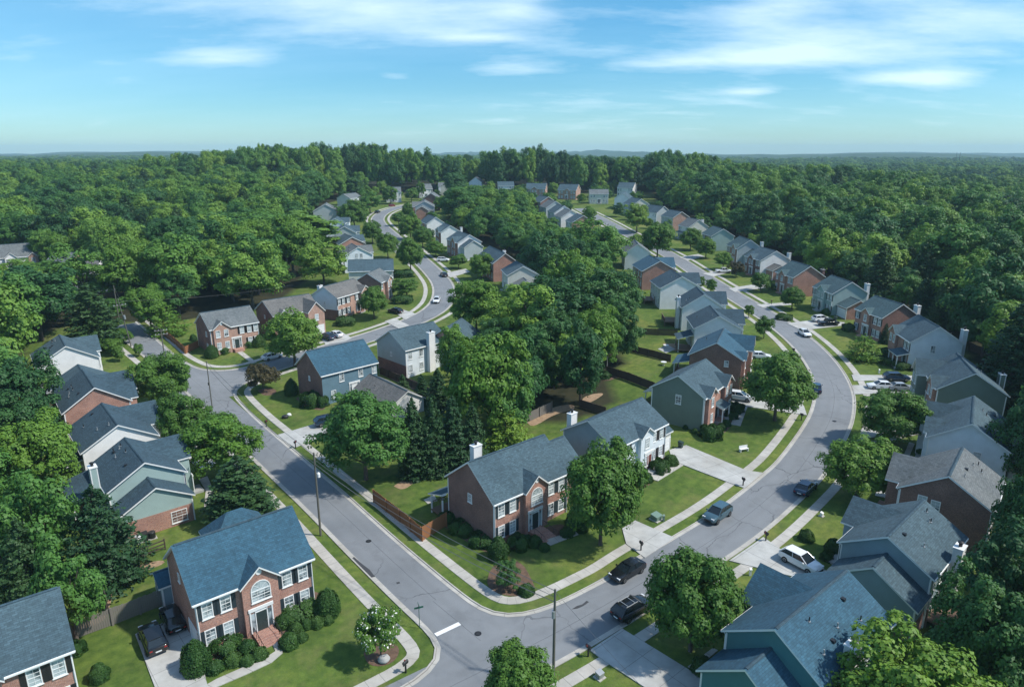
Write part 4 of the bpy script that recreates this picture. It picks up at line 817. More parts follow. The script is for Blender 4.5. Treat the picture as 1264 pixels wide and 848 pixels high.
# nearest trees
ptree('bright0',1140,800,None,92,'bright yellow green tree in the bottom right corner beside teal house',YT,h=10.5)
ptree('maple0',852,683,803,55,'round green tree on the lawn between teal house and dark SUV',YT)
ptree('maple1',641,803,None,45,'leafy tree rising into the bottom edge beside the tall grey pole',YT,h=7.5)
ptree('maple2',741,547,672,49,'rounded tree hiding the right half of the brick corner house',YT)
ptree('maple0',956,437,519,42,'wide round tree on the lawn of the sage green house',ST)
ptree('maple1',1096,484,549,38,'dark round tree below the two driveways on the outer side',ST)
ptree('maple2',1057,540,616,42,'spreading green tree in front of the dark brick gabled house',ST)
ptree('myrtle',470,752,814,28,'crape myrtle covered in white flowers on the corner lawn',YT,name='flowering_tree')
ptree('maple1',204,438,504,33,'round green tree in front of brick gabled house of left row',YT)
ptree('maple0',233,487,556,31,'loose green tree leaning over the side road below the thin pole',YT)
ptree('bright1',276,515,592,50,'pale green spreading tree on the left verge of the side road',YT)
ptree('pine0',300,563,642,42,'dark drooping conifer next to the bright blue roof',YT,name='conifer')
ptree('purple',325,448,482,21,'purple leaved tree in a mulch bed on the upper corner',YT)
ptree('maple2',364,383,452,33,'bright round tree before the long brick house with two gables',YT)
ptree('big0',452,488,592,57,'large round tree spreading over the pavement behind the orange fence',YT)
ptree('layered',624,503,553,32,'bright layered tree behind the white chimney of brick corner house',YT)
for k,(cx,tp,bs,hw,l) in enumerate([(512,492,588,20,'dark cypress leftmost in the evergreen screen behind the round tree'),(536,488,585,20,'tall dark cypress in the middle of the evergreen screen'),(560,489,579,20,'dark cypress third along the evergreen screen'),(584,498,572,19,'dark cypress at right end of the evergreen screen'),(541,455,505,15,'thin dark evergreen beside the chimney of the grey house'),(498,462,489,9,'small dark fir against the wall of the grey house'),(521,462,498,11,'small fir standing before the tall pale chimney')]):
    ptree(('cypress0','cypress1')[k%2],cx,tp,bs,hw,l,'evergreens behind the grey house',name='cypress')
for k,(cx,tp,bs,hw,l,ky) in enumerate([(606,412,540,54,'big bright green tree at the near edge of the middle wood','bright1'),(640,420,520,40,'mid green tree beside the big bright one in the wood','forest5'),(690,345,515,50,'tall dark tree in the middle wood above the picket fence','dark0'),(657,350,480,38,'broad green tree left of the tall dark one','forest0'),(744,330,462,44,'dark tree at the edge of the fenced back lawns','dark1'),(716,395,500,32,'dense dark tree over the picket fence corner','dark2'),(588,345,412,34,'round bright tree over the road bend by the lean-to porch','bright0'),(628,352,420,34,'mid green tree below the pale lean-to porch','forest1'),(760,372,448,28,'dark bushy tree behind the covered rear porch','dark0'),(676,285,362,32,'large round tree over the middle of the wood','forest5'),(738,272,352,36,'tall tree in front of the white half hidden house','forest5'),(708,312,400,36,'yellow green tree in the heart of the middle wood','bright1'),(632,442,540,30,'leafy tree behind the cypress screen','forest1'),(580,420,520,28,'dark tree behind the evergreen screen','dark1'),(560,402,470,22,'green tree beside the garden of the grey house','forest3')]):
    ptree(ky,cx,tp,bs,hw,l,MW)
# street and lawn trees further off
FAR=[('small0',939,337,360,13,'small round tree on the lawn below the round vent house',ST),('maple2',977,354,382,15,'lawn tree in front of the green house with brick wing',ST),('small0',942.7,391,418,12,'neat small tree at the inside kerb of the bend',ST),('small1',923.7,376,392,6.5,'tiny kerbside tree above the neat small one',ST),('purple',908.5,323,342,10,'reddish leaved bush tree by the parked white pickup',ST),('layered',1064,412,444,22,'flat topped bright tree on lawn below the red brick colonial',ST),('small0',892,311,333,11,'round tree before the grey gabled house with brick front',ST),('maple0',852,282,309,13,'leafy tree hiding the white columned cream house',ST),('maple1',871,294,319,12,'tree in front of the teal green gable',ST),('small0',877,344,363,7,'small round kerb tree beside the pale grey gabled house',ST),('small1',864,340,360,6,'thin kerb tree next to the small round one',ST),('maple1',811,276,319,19,'broad bright tree at the head of the curving road',ST),('bright0',786,251,287,17,'yellow green round tree beyond the head of the road',ST),('small1',822,272,300,9,'pale tree beside the brick chimney breast',ST),('cypress1',1091,399,424,6,'conical evergreen at the corner of the red brick colonial',ST),
 ('maple0',438,247,284,17,'round tree at the upper bend of the winding road',SW),('maple1',460,273,301,12,'tree left of the upper winding road by the porch gable',SW),('maple2',479,288,319,13,'dark tree between driveways on the winding road',SW),('maple0',507,294,337,16.5,'tall round tree where the winding road disappears',SW),('forest0',457,234,264,13,'tall green tree behind the upper bend',SW),('maple1',482,230,252,9,'round tree before the white house with red shutters',SW),('small0',508,232,250,9,'ball shaped bright tree at the far street end',SW),('small1',520,224,247,6,'slim tree next to the far tan gable',SW),('maple2',504,250,270,8,'dark tree at the inside of the upper bend',SW),('small0',492,262,279,9,'low round tree on the inside of the upper bend',SW),('maple1',507,267,296,13,'tree between the two far verges of the winding road',SW),('maple2',522,280,306,13,'dark leafy tree before the white gabled right hand row',SW),('maple0',538,298,317,13,'low dark tree by the garage wing of the white gable',SW),('small0',566,314,332,11,'round tree on the lawn above the dark car',SW),('maple1',594,313,346,15,'leafy tree before the long stepped brick house',SW),('maple0',462,354,393,18,'round tree before the white door columns',SW),('small1',502,343,368,15,'low spreading tree on the lawn of the brown brick house',SW),('big0',562,213,245,15,'large round tree in front of the far white gables',SW),('big1',566,231,273,24,'big dark round tree behind the upper right hand row',SW),('small0',484,345,366,7,'little green tree beside the brown brick wall',SW)]
for ky,cx,tp,bs,hw,l,g in FAR: ptree(ky,cx,tp,bs,hw,l,g)
# the near left wood edge
for ky,cx,tp,h,hw,l in [('bright1',40,512,12.5,52,'big bright tree at the left edge beside the seafoam house deck'),('darkfir',112,600,11.5,50,'dark fir tree towering over the back fence of the corner house'),('forest5',28,585,13,55,'leafy tree at the left edge beneath the bright one'),('forest0',70,668,11,40,'green tree behind the grey shingle roof'),('dark1',15,440,15,45,'tall tree at the left edge beside the white gable of the row'),('dark2',10,480,13,38,'dark tree behind the decks of the left hand row'),('forest3',55,455,8,16,'small tree behind the brick gabled house deck'),('darkfir',18,640,10,40,'dark tree in the shadow of the left wood')]:
    ptree(ky,cx,tp,None,hw,l,'trees at the near left wood edge',h=h)
for ky,cx,tp,h,hw,l in [('dark0',1254,650,13,50,'dark spreading tree behind the blue grey house'),('dark1',1218,712,12,50,'leafy tree between chimney and right edge'),('dark2',1288,580,14,38,'tall dark tree behind the dark brick gabled house'),('pine0',1268,372,19,36,'drooping bright conifer at the right edge of the picture'),('dark1',1265,735,12,56,'dark tree filling the right edge above the yellow green one'),('dark0',1290,475,15,38,'dark tree behind the chimney of the pale blue house')]:
    ptree(ky,cx,tp,None,hw,l,'trees at the near right wood edge',h=h)
# large trees behind the brick colonial row and by the side track
for ky,cx,tp,bs,hw,l in [('big1',268,266,398,66,'huge dark domed tree behind the brick colonial'),('big0',318,262,385,50,'huge tree beside the domed one'),('forest4',375,262,372,48,'tall dark tree behind the pale blue gable'),('forest5',400,300,352,30,'dark tree behind the row of brick fronts'),('bright0',160,300,392,36,'vivid yellow green tree beside the overhead wires'),('bright1',188,352,410,26,'bright tree leaning over the wires'),('layered',208,375,412,24,'low layered tree at the top of the side track'),('forest0',95,302,400,36,'round topped tree before the wooded drive'),('forest2',52,330,420,42,'broad tree in front of the hip roofed house'),('pine0',118,350,428,32,'feathery pine left of the leaning poles')]:
    ptree(ky,cx,tp,bs,hw,l,'tall trees behind the brick colonials')
for k,(cx,tp,bs,hw,l) in enumerate([(130,415,432,13,'yellow green bush behind the white gable'),(142,418,438,12,'round bush beside the track'),(150,405,425,14,'clipped bush by the leaning pole'),(105,412,432,18,'bright hedge bush behind the slate roof'),(148,428,446,7,'small round lawn bush in front of white gable'),(172,424,440,6,'low shrub by the pavement of the track')]):
    ptree('small0',cx,tp,bs,hw,l,'bushes by the side track',name='bush',cat='bush')
ptree('forest0',18,318,None,24,'leafy tree screening the walls of the hip roofed house','trees in front of the hip roofed house',h=8)
ptree('forest2',52,322,None,20,'green tree screening the brick dormer of the hip roofed house','trees in front of the hip roofed house',h=7.5)
# ------------------------------------------------------------------ scattered wood
PROT=[]
for o in list(bpy.data.objects):
    if o.get('category') in ('house','bungalow'):
        mw=o.matrix_basis; pts=[]
        for c in o.children:
            if c.type=='MESH' and c.name.startswith('roof'): pts=[mw@Vector(v.co) for v in c.data.vertices]
        if pts:
            q=[proj(*p) for p in pts]; xs=[a[0] for a in q]; ys=[a[1] for a in q]; dd=min(a[2] for a in q)
            cx,cy=sum(p.x for p in pts)/len(pts),sum(p.y for p in pts)/len(pts); PROT.append((min(xs),max(xs),max(ys)+(max(ys)-min(ys))*.35,dd,cx,cy))
for x0,x1,y,gx_,gy_ in [(700,740,520,0,0),(756,800,470,0,0),(785,835,450,0,0),(120,140,366,0,0),(165,215,432,0,0)]:
    d=proj(*G((x0+x1)/2,y),0)[2]; PROT.append((x0,x1,y,d,1e6,1e6))
roadpts=np.vstack([Rs[::3],offset(Rs,6.7)[::3],KAs[::3],K3s[::3],K4[::3],KBs[::3]])
placed=[(x,y,r) for x,y,r,h in TREES]
def free(x,y,r):
    if np.min(np.hypot(roadpts[:,0]-x,roadpts[:,1]-y))<4.5+r*.45: return False
    for p in PROT:
        if math.hypot(p[4]-x,p[5]-y)<7.2+r*.5: return False
    return True
def limit(x,y,r,h,clear=0):
    """keep a scattered tree low enough not to stand in front of roofs that are seen"""
    z=Tz(x,y)
    for x0,x1,yb,d,_,_ in PROT:
        cx,ty,dep=proj(x,y,z+h)
        if dep<d-2:
            hw=r*F/dep
            if cx+hw>x0+2 and cx-hw<x1-2:
                while h>3 and proj(x,y,z+h)[1]<yb: h-=.5
    return h
cand=[]
SKYL=[(-100,197),(60,196),(110,191),(160,194),(190,189),(240,191),(300,181),(370,177),(450,178),(520,184),(545,191),(590,192),(615,183),(670,180),(700,189),(750,194),(785,193),(830,185),(862,189),(890,197),(960,205),(1300,212)]
def skyline(x,y,h):
    cx,_,_=proj(x,y,Tz(x,y)+h); t=np.interp(cx,[a for a,b in SKYL],[b for a,b in SKYL])+random.uniform(-2,9); z=Tz(x,y); lo,hi=9.,34.
    for _ in range(20):
        m=(lo+hi)/2
        if proj(x,y,z+m)[1]>t: lo=m
        else: hi=m
    return lo
def scatter(n,xr,yr,test,rmin,rmax,hmin,hmax,sep,hfun=None,lim=0):
    got=[]
    for _ in range(n):
        x,y=random.uniform(*xr),random.uniform(*yr)
        if not test(x,y): continue
        cx,cy,dep=proj(x,y,Tz(x,y)+6)
        if dep<8 or cx<-70-lim or cx>PW+70+lim or cy>PH+120+lim: continue
        r=random.uniform(rmin,rmax)
        if not free(x,y,r): continue
        if any((x-a)**2+(y-b)**2<((r+c)*sep)**2 for a,b,c in placed): continue
        h=min(hmax,max(hmin,r*random.uniform(1.9,2.7))); h=hfun(x,y,h) if hfun else h; h2=limit(x,y,r,h)
        if h2<4.5: continue
        if h2<h: r*=max(.5,h2/h)
        placed.append((x,y,r)); got.append((x,y,r,h2))
    return got
w_right=scatter(6000,(45,235),(12,470),lambda x,y:x>float(fR(y))+1.5,4.6,9.6,10,21,.56,lim=700)
w_left=scatter(6000,(-240,-45),(12,470),lambda x,y:x<float(fL(y))-1,4.6,9.6,9,20,.56,lim=700)
w_mid=scatter(1400,(-40,40),(104,478),lambda x,y:bool(inpoly(np.array(x),np.array(y),MID)),4.0,6.0,9,14,.55)
w_gap=scatter(260,(-120,100),(270,490),lambda x,y:True,2.8,4.2,5,9,.85)
w_back=scatter(900,(-260,260),(484,560),lambda x,y:True,5.5,8.5,17,27,.5,skyline)
allw=[(t,'dense wood behind the outer row of the curving road','broadleaf tree in the wood behind the outer row') for t in w_right]+[(t,'dense wood left of the estate','broadleaf tree in the dense wood left of the estate') for t in w_left]+[(t,'trees of the middle wood','broadleaf tree in the wood between the two rows of back gardens') for t in w_mid]+[(t,'garden trees between the far houses','garden tree standing between the far houses') for t in w_gap]+[(t,'tall tree line beyond the last houses','tall tree in the line of wood beyond the last houses') for t in w_back]
allw.sort(key=lambda q:(q[0][2]/proj(q[0][0],q[0][1],Tz(q[0][0],q[0][1]))[2]),reverse=True)
NIND=max(0,296-len(TREES)); KEYS=['forest0','forest1','forest2','forest3','forest5','dark0','dark1','dark2','pine0','big0','bright1']; WTS=[.14,.14,.13,.12,.12,.05,.05,.04,.05,.06,.10]
stuff=[]
for (x,y,r,h),g,l in allw:
    far_=g.startswith('tall tree')
    ky=random.choices(['forest5','forest0','pine1','forest2','dark0','dark1','forest3'],[.2,.2,.08,.18,.14,.1,.1])[0] if far_ else random.choices(KEYS,WTS)[0]
    inv=-60<proj(x,y,Tz(x,y)+h*.5)[0]<PW+60 and proj(x,y,Tz(x,y)+h)[1]<PH+20
    if ky.startswith('pine'): r*=.62
    if NIND>0 and inv:
        con=ky.startswith('pine'); NIND-=1
        tree(ky,x,y,r,h,l.replace('broadleaf tree','dark feathery pine') if con else l,g,name='forest_tree')
    else: stuff.append((x,y,r,h,ky))
# the far wood: too many trees to count
def back(x,y): return y>470 or abs(x)>230
d0=[]
for _ in range(60000):
    dist=random.uniform(220,2600)**1.0; az=random.uniform(-.95,.95); x,y=dist*math.sin(az),dist*math.cos(az)
    if not (y>560 or (x>235 and y>-40) or (x<-240 and y>-40)): continue
    if random.random()>min(1,(dist/1500)+.12): continue
    d0.append((x,y,dist))
    if len(d0)>=18000: break
cells=set(); n_far=0
for x,y,dist in d0:
    s=7.8 if dist<600 else (9.5 if dist<1100 else 14)
    k=(round(x/s),round(y/s),s)
    if k in cells: continue
    if dist>900 and math.sin(x/130+1)*math.sin(y/160)>.62: continue
    cells.add(k); sc=1 if dist<1100 else 1.4
    h=random.uniform(10,18); h=min(h,max(8,skyline(x,y,h)+2)) if dist<900 else h; stuff.append((x,y,random.uniform(4.8,8.6)*sc,h*(1+.1*(sc-1)),random.choices(['forest0','forest1','forest2','forest3','forest5','pine1','dark0','bright1'],[.18,.18,.16,.14,.12,.06,.09,.07])[0]))
FK=['forest0','forest1','forest2','forest3','forest4','forest5','pine0','pine1','big0','dark0','dark1','dark2','bright1']
src=bpy.data.collections.new('wood_sources')
me=bpy.data.meshes.new('distant_wood'); n=len(stuff)
me.vertices.add(n); me.vertices.foreach_set('co',np.array([(x,y,Tz(x,y)-.2) for x,y,*_ in stuff],np.float32).ravel())
for nm,ty in (('sc','FLOAT_VECTOR'),('rz','FLOAT'),('kd','INT')): me.attributes.new(nm,ty,'POINT')
me.attributes['sc'].data.foreach_set('vector',np.array([(r/PROTO[k][2],r/PROTO[k][2],h/PROTO[k][3]) for x,y,r,h,k in stuff],np.float32).ravel())
me.attributes['rz'].data.foreach_set('value',rng.uniform(0,6.28,n).astype(np.float32)); me.attributes['kd'].data.foreach_set('value',np.array([FK.index(k) for *_,k in stuff],np.int32))
wood=link('distant_wood',me); wood['kind']='stuff'
ng=bpy.data.node_groups.new('wood','GeometryNodeTree'); ng.interface.new_socket('Geometry',in_out='INPUT',socket_type='NodeSocketGeometry'); ng.interface.new_socket('Geometry',in_out='OUTPUT',socket_type='NodeSocketGeometry')
gi=ng.nodes.new('NodeGroupInput'); go=ng.nodes.new('NodeGroupOutput'); jn=ng.nodes.new('GeometryNodeJoinGeometry')
def attr(nm,ty):
    a=ng.nodes.new('GeometryNodeInputNamedAttribute'); a.data_type=ty; a.inputs['Name'].default_value=nm; return a.outputs['Attribute']
asc,arz,akd=attr('sc','FLOAT_VECTOR'),attr('rz','FLOAT'),attr('kd','INT'); cb=ng.nodes.new('ShaderNodeCombineXYZ'); ng.links.new(arz,cb.inputs[2])
crowns={}
for o in bpy.data.objects:
    if o.name.startswith('crown') and o.type=='MESH': crowns.setdefault(o.data.name,o)
for k,ky in enumerate(FK):
    src_o=crowns.get(PROTO[ky][0].name)
    if src_o is None: continue
    oi=ng.nodes.new('GeometryNodeObjectInfo'); oi.inputs['Object'].default_value=src_o; oi.inputs['As Instance'].default_value=True
    cmp_=ng.nodes.new('FunctionNodeCompare'); cmp_.data_type='INT'; cmp_.operation='EQUAL'; cmp_.inputs[3].default_value=k; ng.links.new(akd,cmp_.inputs[2])
    ip=ng.nodes.new('GeometryNodeInstanceOnPoints'); ng.links.new(gi.outputs[0],ip.inputs['Points']); ng.links.new(cmp_.outputs[0],ip.inputs['Selection']); ng.links.new(oi.outputs['Geometry'],ip.inputs['Instance']); ng.links.new(cb.outputs[0],ip.inputs['Rotation']); ng.links.new(asc,ip.inputs['Scale']); ng.links.new(ip.outputs[0],jn.inputs[0])
ng.links.new(jn.outputs[0],go.inputs[0]); md=wood.modifiers.new('wood','NODES'); md.node_group=ng
bpy.data.collections.remove(src)
print('trees',len(TREES),'stuff',n,'scatter',len(w_right),len(w_left),len(w_mid),len(w_gap),len(w_back))
# ------------------------------------------------------------------ shrubs
def shrub(key,cx,base,hw,hpx,label,group,name='shrub'):
    x,y=G(cx,base); dep=proj(x,y,Tz(x,y))[2]; r=hw*dep/F; h=hpx*dep/F*1.02
    return tree(key,x,y,r,h,label,group,name=name,cat='shrub')
g1='clipped shrubs in front of the bright blue roofed house'
for ky,cx,bs,hw,hp,l in [('cone',243,826,17.5,48,'tall clipped shrub beside the concrete drive'),('cone',405,757,15,40,'tall egg shaped shrub at the right corner of blue roofed house'),('row',279,801,17,17,'long low hedge between drive shrub and steps'),('ball',306,803,11,18,'round shrub left of the brick steps'),('ball',266,827,10.5,16,'clipped ball next to the tall drive shrub'),('ball',288,818,10.5,17,'clipped ball in the middle left of the steps'),('ball',306,818,9,13,'small clipped ball by the path left of steps'),('ball',321,811,10,17,'clipped ball touching the brick steps on the left'),('row',367,758,23,19,'long hedge under the right hand windows'),('ball',351,771,11,19,'dark round shrub touching the steps on the right'),('ball',357,796,12,20,'largest clipped ball right of the brick steps'),('ball',366,779,9,15,'round ball behind the largest one'),('ball',373,789,7.5,12,'smallest clipped ball behind the largest one'),('ball',379,774,7.5,14,'clipped ball at the middle of the right bed'),('ball',392,772,8.5,15,'clipped ball near the bed edge'),('ball',405,768,7,12,'last clipped ball at the bed tip')]: shrub(ky,cx,bs,hw,hp,l,g1)
g2='shrubs round the brick corner house'
for ky,cx,bs,hw,hp,l in [('cone',615,688,13,33,'egg shaped shrub at the corner of the brick gable'),('row',596,670,15,13,'hedge along the shaded brick gable'),('row',572,655,15,13,'low hedge toward the rear of the brick gable'),('row',553,642,10,12,'short hedge at back corner of brick gable'),('row',640,674,13,15,'hedge under the left windows of brick corner house'),('ball',660,672,9,15,'round shrub left of corner house steps'),('ball',700,660,9,13,'round shrub right of corner house steps'),('row',712,650,14,15,'hedge in the shade of the rounded tree'),('ball',672,678,7,10,'low shrub at the path end'),('ball',628,699,6,9,'little bush at the bed edge'),('ball',650,732,10,15,'bright round shrub on the corner mulch island')]: shrub(ky,cx,bs,hw,hp,l,g2)
ptree('loose',627,694,726,19,'dark loose leaved shrub tree on the corner mulch island',YT,name='shrub',cat='shrub')
g3='shrubs before the white fronted and sage houses'
for ky,cx,bs,hw,hp,l in [('row',814,581,11,15,'clipped shrub left of the reddish door path'),('ball',828,573,9,15,'round shrub near the garage of white house'),('ball',790,590,10,18,'dark shrub beside the reddish door'),('ball',799,594,7,12,'small shrub at the front path of white house'),('row',877,540,12,17,'broad shrub at the corner of sage house'),('ball',890,530,6,10,'small round shrub before the white columns'),('ball',896,525,6,9,'round shrub at the porch of sage house'),('ball',857,534,4,7,'tiny bush by the sage gable'),('ball',846,529,3.5,6,'tiniest bush along the sage gable'),('row',908,508,9,12,'hedge between sage house and drive'),('row',903,516,7,10,'low hedge by the porch path')]: shrub(ky,cx,bs,hw,hp,l,g3)
g4='shrubs of the brick colonials and blue sided house'
for ky,cx,bs,hw,hp,l in [('cone',262,441,8,18,'round topped shrub at the corner of the tan brick colonial'),('row',275,435,9,9,'hedge left of the colonial white door'),('row',304,428,8,9,'hedge right of the colonial white door'),('cone',320,427,8,16,'tall shrub at right corner of the colonial'),('ball',239,420,4,9,'dark bush behind the orange plank fence'),('cone',360,487,8,24,'dark column shrub at brick gable of blue sided house'),('row',385,500,12,18,'dark shrubbery under the brick gable'),('row',398,501,7,14,'shrub at the corner of blue siding'),('row',427,400,11,10,'broad shrub under pale blue gable house windows'),('row',498,341,12,8,'long hedge across the lawn by the winding road'),('row',497,373,12,9,'thick hedge beside the brown brick house drive'),('ball',745,466,9,10,'lone brown round shrub in the dirt of the back lawn'),('ball',995,666,9,17,'round topiary ball on lawn opposite the blue SUV'),('ball',1028,680,10,20,'dark shrub at blue grey house wall'),('row',1020,690,7,10,'low shrub by the white SUV drive'),('row',1136,588,9,10,'front hedge of pale blue house'),('row',1140,560,9,9,'dark hedge before the pale blue gable'),('row',1135,574,8,8,'second dark hedge before the pale blue gable'),('row',1112,455,9,9,'hedge at the sun porch corner'),('row',1095,450,7,9,'shrub left of the sun porch'),('row',1092,438,8,9,'dark shrub on lawn edge by brick colonial'),('cone',867,828,14,24,'dark shrub beside the teal house path'),('row',968,394,9,7,'low hedge on the lawn of the green house'),('row',1047,408,7,9,'rounded dark shrub by the garage door'),('ball',1020,388,6,9,'shrub at the green house corner'),('row',955,357,6,7,'hedge before round vent house'),('cone',123,838,12,26,'dark shrub at the corner of the grey shingle roof'),('row',96,805,9,16,'loose bush behind the grey shingle roof house')]: shrub(ky,cx,bs,hw,hp,l,g4)
# ------------------------------------------------------------------ fences
def fence(label,pts,mat,h=1.8,rail=False,px=True,group=None):
    P=[G(*p) for p in pts] if px else pts
    root=empty('fence',(*P[0],Tz(*P[0]))); tag(root,label,'fence',group); z0=Tz(*P[0]); pm=MB(); first=None
    for (a,b) in zip(P[:-1],P[1:]):
        L=math.hypot(b[0]-a[0],b[1]-a[1]); d=Vector(((b[0]-a[0])/L,(b[1]-a[1])/L,0)); nv=Vector((-d.y,d.x,0)); np_=max(1,int(L/2.4))
        def pt(t,o,z):
            x=a[0]+d.x*t+nv.x*o; y=a[1]+d.y*t+nv.y*o; return (x-P[0][0],y-P[0][1],Tz(x,y)-z0+z)
        def plank(t0,t1,o0,o1,za,zb):
            q=[pt(t0,o0,za),pt(t1,o0,za),pt(t1,o1,za),pt(t0,o1,za)]; r=[pt(t0,o0,zb),pt(t1,o0,zb),pt(t1,o1,zb),pt(t0,o1,zb)]
            for i in range(4): j=(i+1)%4; pm.poly([q[i],q[j],r[j],r[i]],mat)
            pm.poly(r,mat)
        if rail:
            for z in (.3,.75,1.2):
                n=max(1,int(L/3)); 
                for k in range(n): plank(L*k/n,L*(k+1)/n,-.03,.03,z,z+.14)
        else:
            n=int(L/.19)
            for k in range(n):
                t=k*L/n; plank(t,t+L/n*.9,-.015,.015,.04,h+random.uniform(-.05,.05))
            for z in (.4,1.4):
                m2=max(1,int(L/3))
                for k in range(m2): plank(L*k/m2,L*(k+1)/m2,.018,.07,z,z+.09)
        for k in range(np_+1):
            t=min(L-.06,k*L/np_); pb=MB(); q=pt(t,-.09 if not rail else 0,0); pb.box(-.06,.06,-.06,.06,-.3,(h+.08 if not rail else 1.45),mat); pb.build('post',root,q,math.atan2(d.y,d.x))
    pm.build('planks' if not rail else 'rails',root)
    return root
fence('weathered grey plank fence between the drive and the back lawn',[(88,790),(140,771),(206,745)],'wood_grey',1.9)
fence('dark rail fence behind the blue roofed house',[(118,710),(150,699),(205,678)],'wood_dark',1.4,rail=True)
fence('low dark fence dividing two small back lawns',[(121,716),(135,757)],'wood_dark',1.2)
fence('orange brown plank fence along the pavement of the corner garden',[(462,620),(494,645),(521,668),(551,649)],'wood_orange',1.9)
fence('grey picket fence beneath the tall dark tree',[(650,522),(681,507)],'wood_grey',1.7)
fence('dark plank fence behind the white house chimney',[(716,503),(748,513)],'wood_dark',1.5)
fence('dark brown fence across the lawns behind the sage house',[(749,462),(775,470),(808,483)],'wood_dark',1.7)
fence('dark brown fence behind the dark brick house',[(776,434),(800,440),(828,447)],'wood_dark',1.6)
fence('dark fence topmost of the three between the back lawns',[(783,413),(812,414),(836,415)],'wood_dark',1.6)
fence('orange brown fence round the tan brick colonial garden',[(203,415),(216,425),(229,437),(245,429)],'wood_orange',1.7)
fence('brown garden fence beyond the low bungalow',[(470,462),(500,474),(534,490)],'wood_dark',1.5)
fence('grey fence in shadow behind the white sun porch house',[(1196,432),(1215,440),(1236,452)],'wood_dark',1.7)
# ------------------------------------------------------------------ utility poles and wires
def pole(label,px,py,h,kind_,lamp=False,group='utility poles',rot=0.6,rad=.14):
    x,y=G(px,py); z=Tz(x,y); r=empty('utility_pole',(x,y,z),rot); tag(r,label,'pole',group)
    m=MB(); m.tube([(0,0,-.5),(0,0,h*.5),(0,0,h)],[rad,rad*.88,rad*.7],kind_,9); m.build('post',r,smooth=True)
    return r,x,y,z,h
PT=[]
r,x,y,z,h=pole('tall grey green pole with white lamp beside the side road',396,661,11.0,'sign_pole' if 'sign_pole' in M else 'pole_wood'); PT.append((x,y,z+h))
m=MB(); m.tube([(0,0,8.3),(.35,0,8.35)],.04,'galv',6); m.build('bracket',r); m=MB(); m.tube([(.35,0,7.75),(.35,0,8.2),(.35,0,8.35)],[.2,.2,.1],'white_paint',10); m.build('lamp',r)
r,x,y,z,h=pole('tall pole rising from the bottom edge by the mailbox',683,838,9.2,'pole_wood'); PT.append((x,y,z+h))
m=MB(); m.tube([(-.12,0,6.4),(-.12,0,7.1)],[.16,.16],'galv',8); m.build('cable_box',r); m=MB(); m.tube([(0,0,8.9),(.3,0,9.0)],.03,'galv',5); m.build('bracket',r)
r,x,y,z,h=pole('thin dark pole at the kerb of the upper junction',262,503,9.0,'pole_wood',rad=.11); PT.append((x,y,z+h))
m=MB(); m.tube([(-.15,0,4.4),(-.15,0,4.9)],.1,'dark_metal',6); m.build('cable_box',r)
def crossarm(r,h,n=2,rot=.3):
    for k in range(n):
        m=MB(); z=h-.5-k*.9; m.box(-1.3,1.3,-.06,.06,z,z+.12,'wood_grey'); a=m.build('crossarm',r,rot=rot)
        for q in (-1.15,-.5,.5,1.15): i=MB(); i.tube([(q,0,z+.12),(q,0,z+.32)],[.06,.045],'lamp_clear',6); i.build('insulator',a)
r,x,y,z,h=pole('short pole with double crossarms at the side track',203,439,6.2,'pole_wood',rot=.2); crossarm(r,h,2); PT.append((x,y,z+h))
r,x,y,z,h=pole('leaning wooden pole with crossarm above the side track',162,428,11.5,'pole_wood',rot=.1); r.rotation_euler=(R(2.5),R(-5),.1); crossarm(r,h-1.2,1); PT.append((x-1,y+.4,z+h))
m=MB(); m.tube([(.3,.0,6.6),(.3,0,7.5)],.24,'galv',9); m.build('transformer',r)
r,x,y,z,h=pole('bare wooden pole behind the leaning one',147,395,9.0,'pole_wood',rot=.1); PT.append((x,y,z+h))
r,x,y,z,h=pole('slim pale trunk like pole against the wood of the back lawns',749,459,13.0,'galv',rad=.1)
def wire(label,a,b,sag,rad=.018):
    m=MB(); n=14
    m.tube([(a[0]+(b[0]-a[0])*t,a[1]+(b[1]-a[1])*t,a[2]+(b[2]-a[2])*t-sag*4*t*(1-t)) for t in np.linspace(0,1,n+1)],rad,'wire',4,False)
    o=m.build('overhead_wire'); tag(o,label,'wire','overhead wires')
def lift(p,dz,dx=0): return (p[0]+dx,p[1],p[2]+dz)
wire('overhead wire from tall lamp pole to bottom edge pole',lift(PT[0],-.15),lift(PT[1],-.15),.9,.034)
wire('lower overhead wire crossing the corner garden',lift(PT[0],-1.5,.1),lift(PT[1],-1.3,.1),1.2,.045)
wire('thin overhead wire just beneath the top one at the corner',lift(PT[0],-.8,-.1),lift(PT[1],-.7,-.1),1.0,.03)
wire('overhead wire from lamp pole up to the thin dark pole',lift(PT[0],-.2),lift(PT[2],-.1),.8,.034)
wire('lower wire from lamp pole up to the thin dark pole',lift(PT[0],-1.4),lift(PT[2],-1.0),1.0,.04)
wire('overhead wire from thin pole to the short crossarm pole',lift(PT[2],-.1),lift(PT[3],-.2),.5)
wire('overhead wire between crossarm pole and leaning pole',lift(PT[3],-.1),lift(PT[4],-.9),.5)
wire('overhead wire between leaning pole and bare pole',lift(PT[4],-.4),lift(PT[5],-.2),.4)
wire('overhead wire leading right from leaning pole into the trees',lift(PT[4],-.9),(PT[4][0]+32,PT[4][1]+22,PT[4][2]-1.5),.8)
wire('overhead wire from the bottom edge pole away under the frame',lift(PT[1],-.2),(PT[1][0]+12,PT[1][1]-22,9.2),.6)
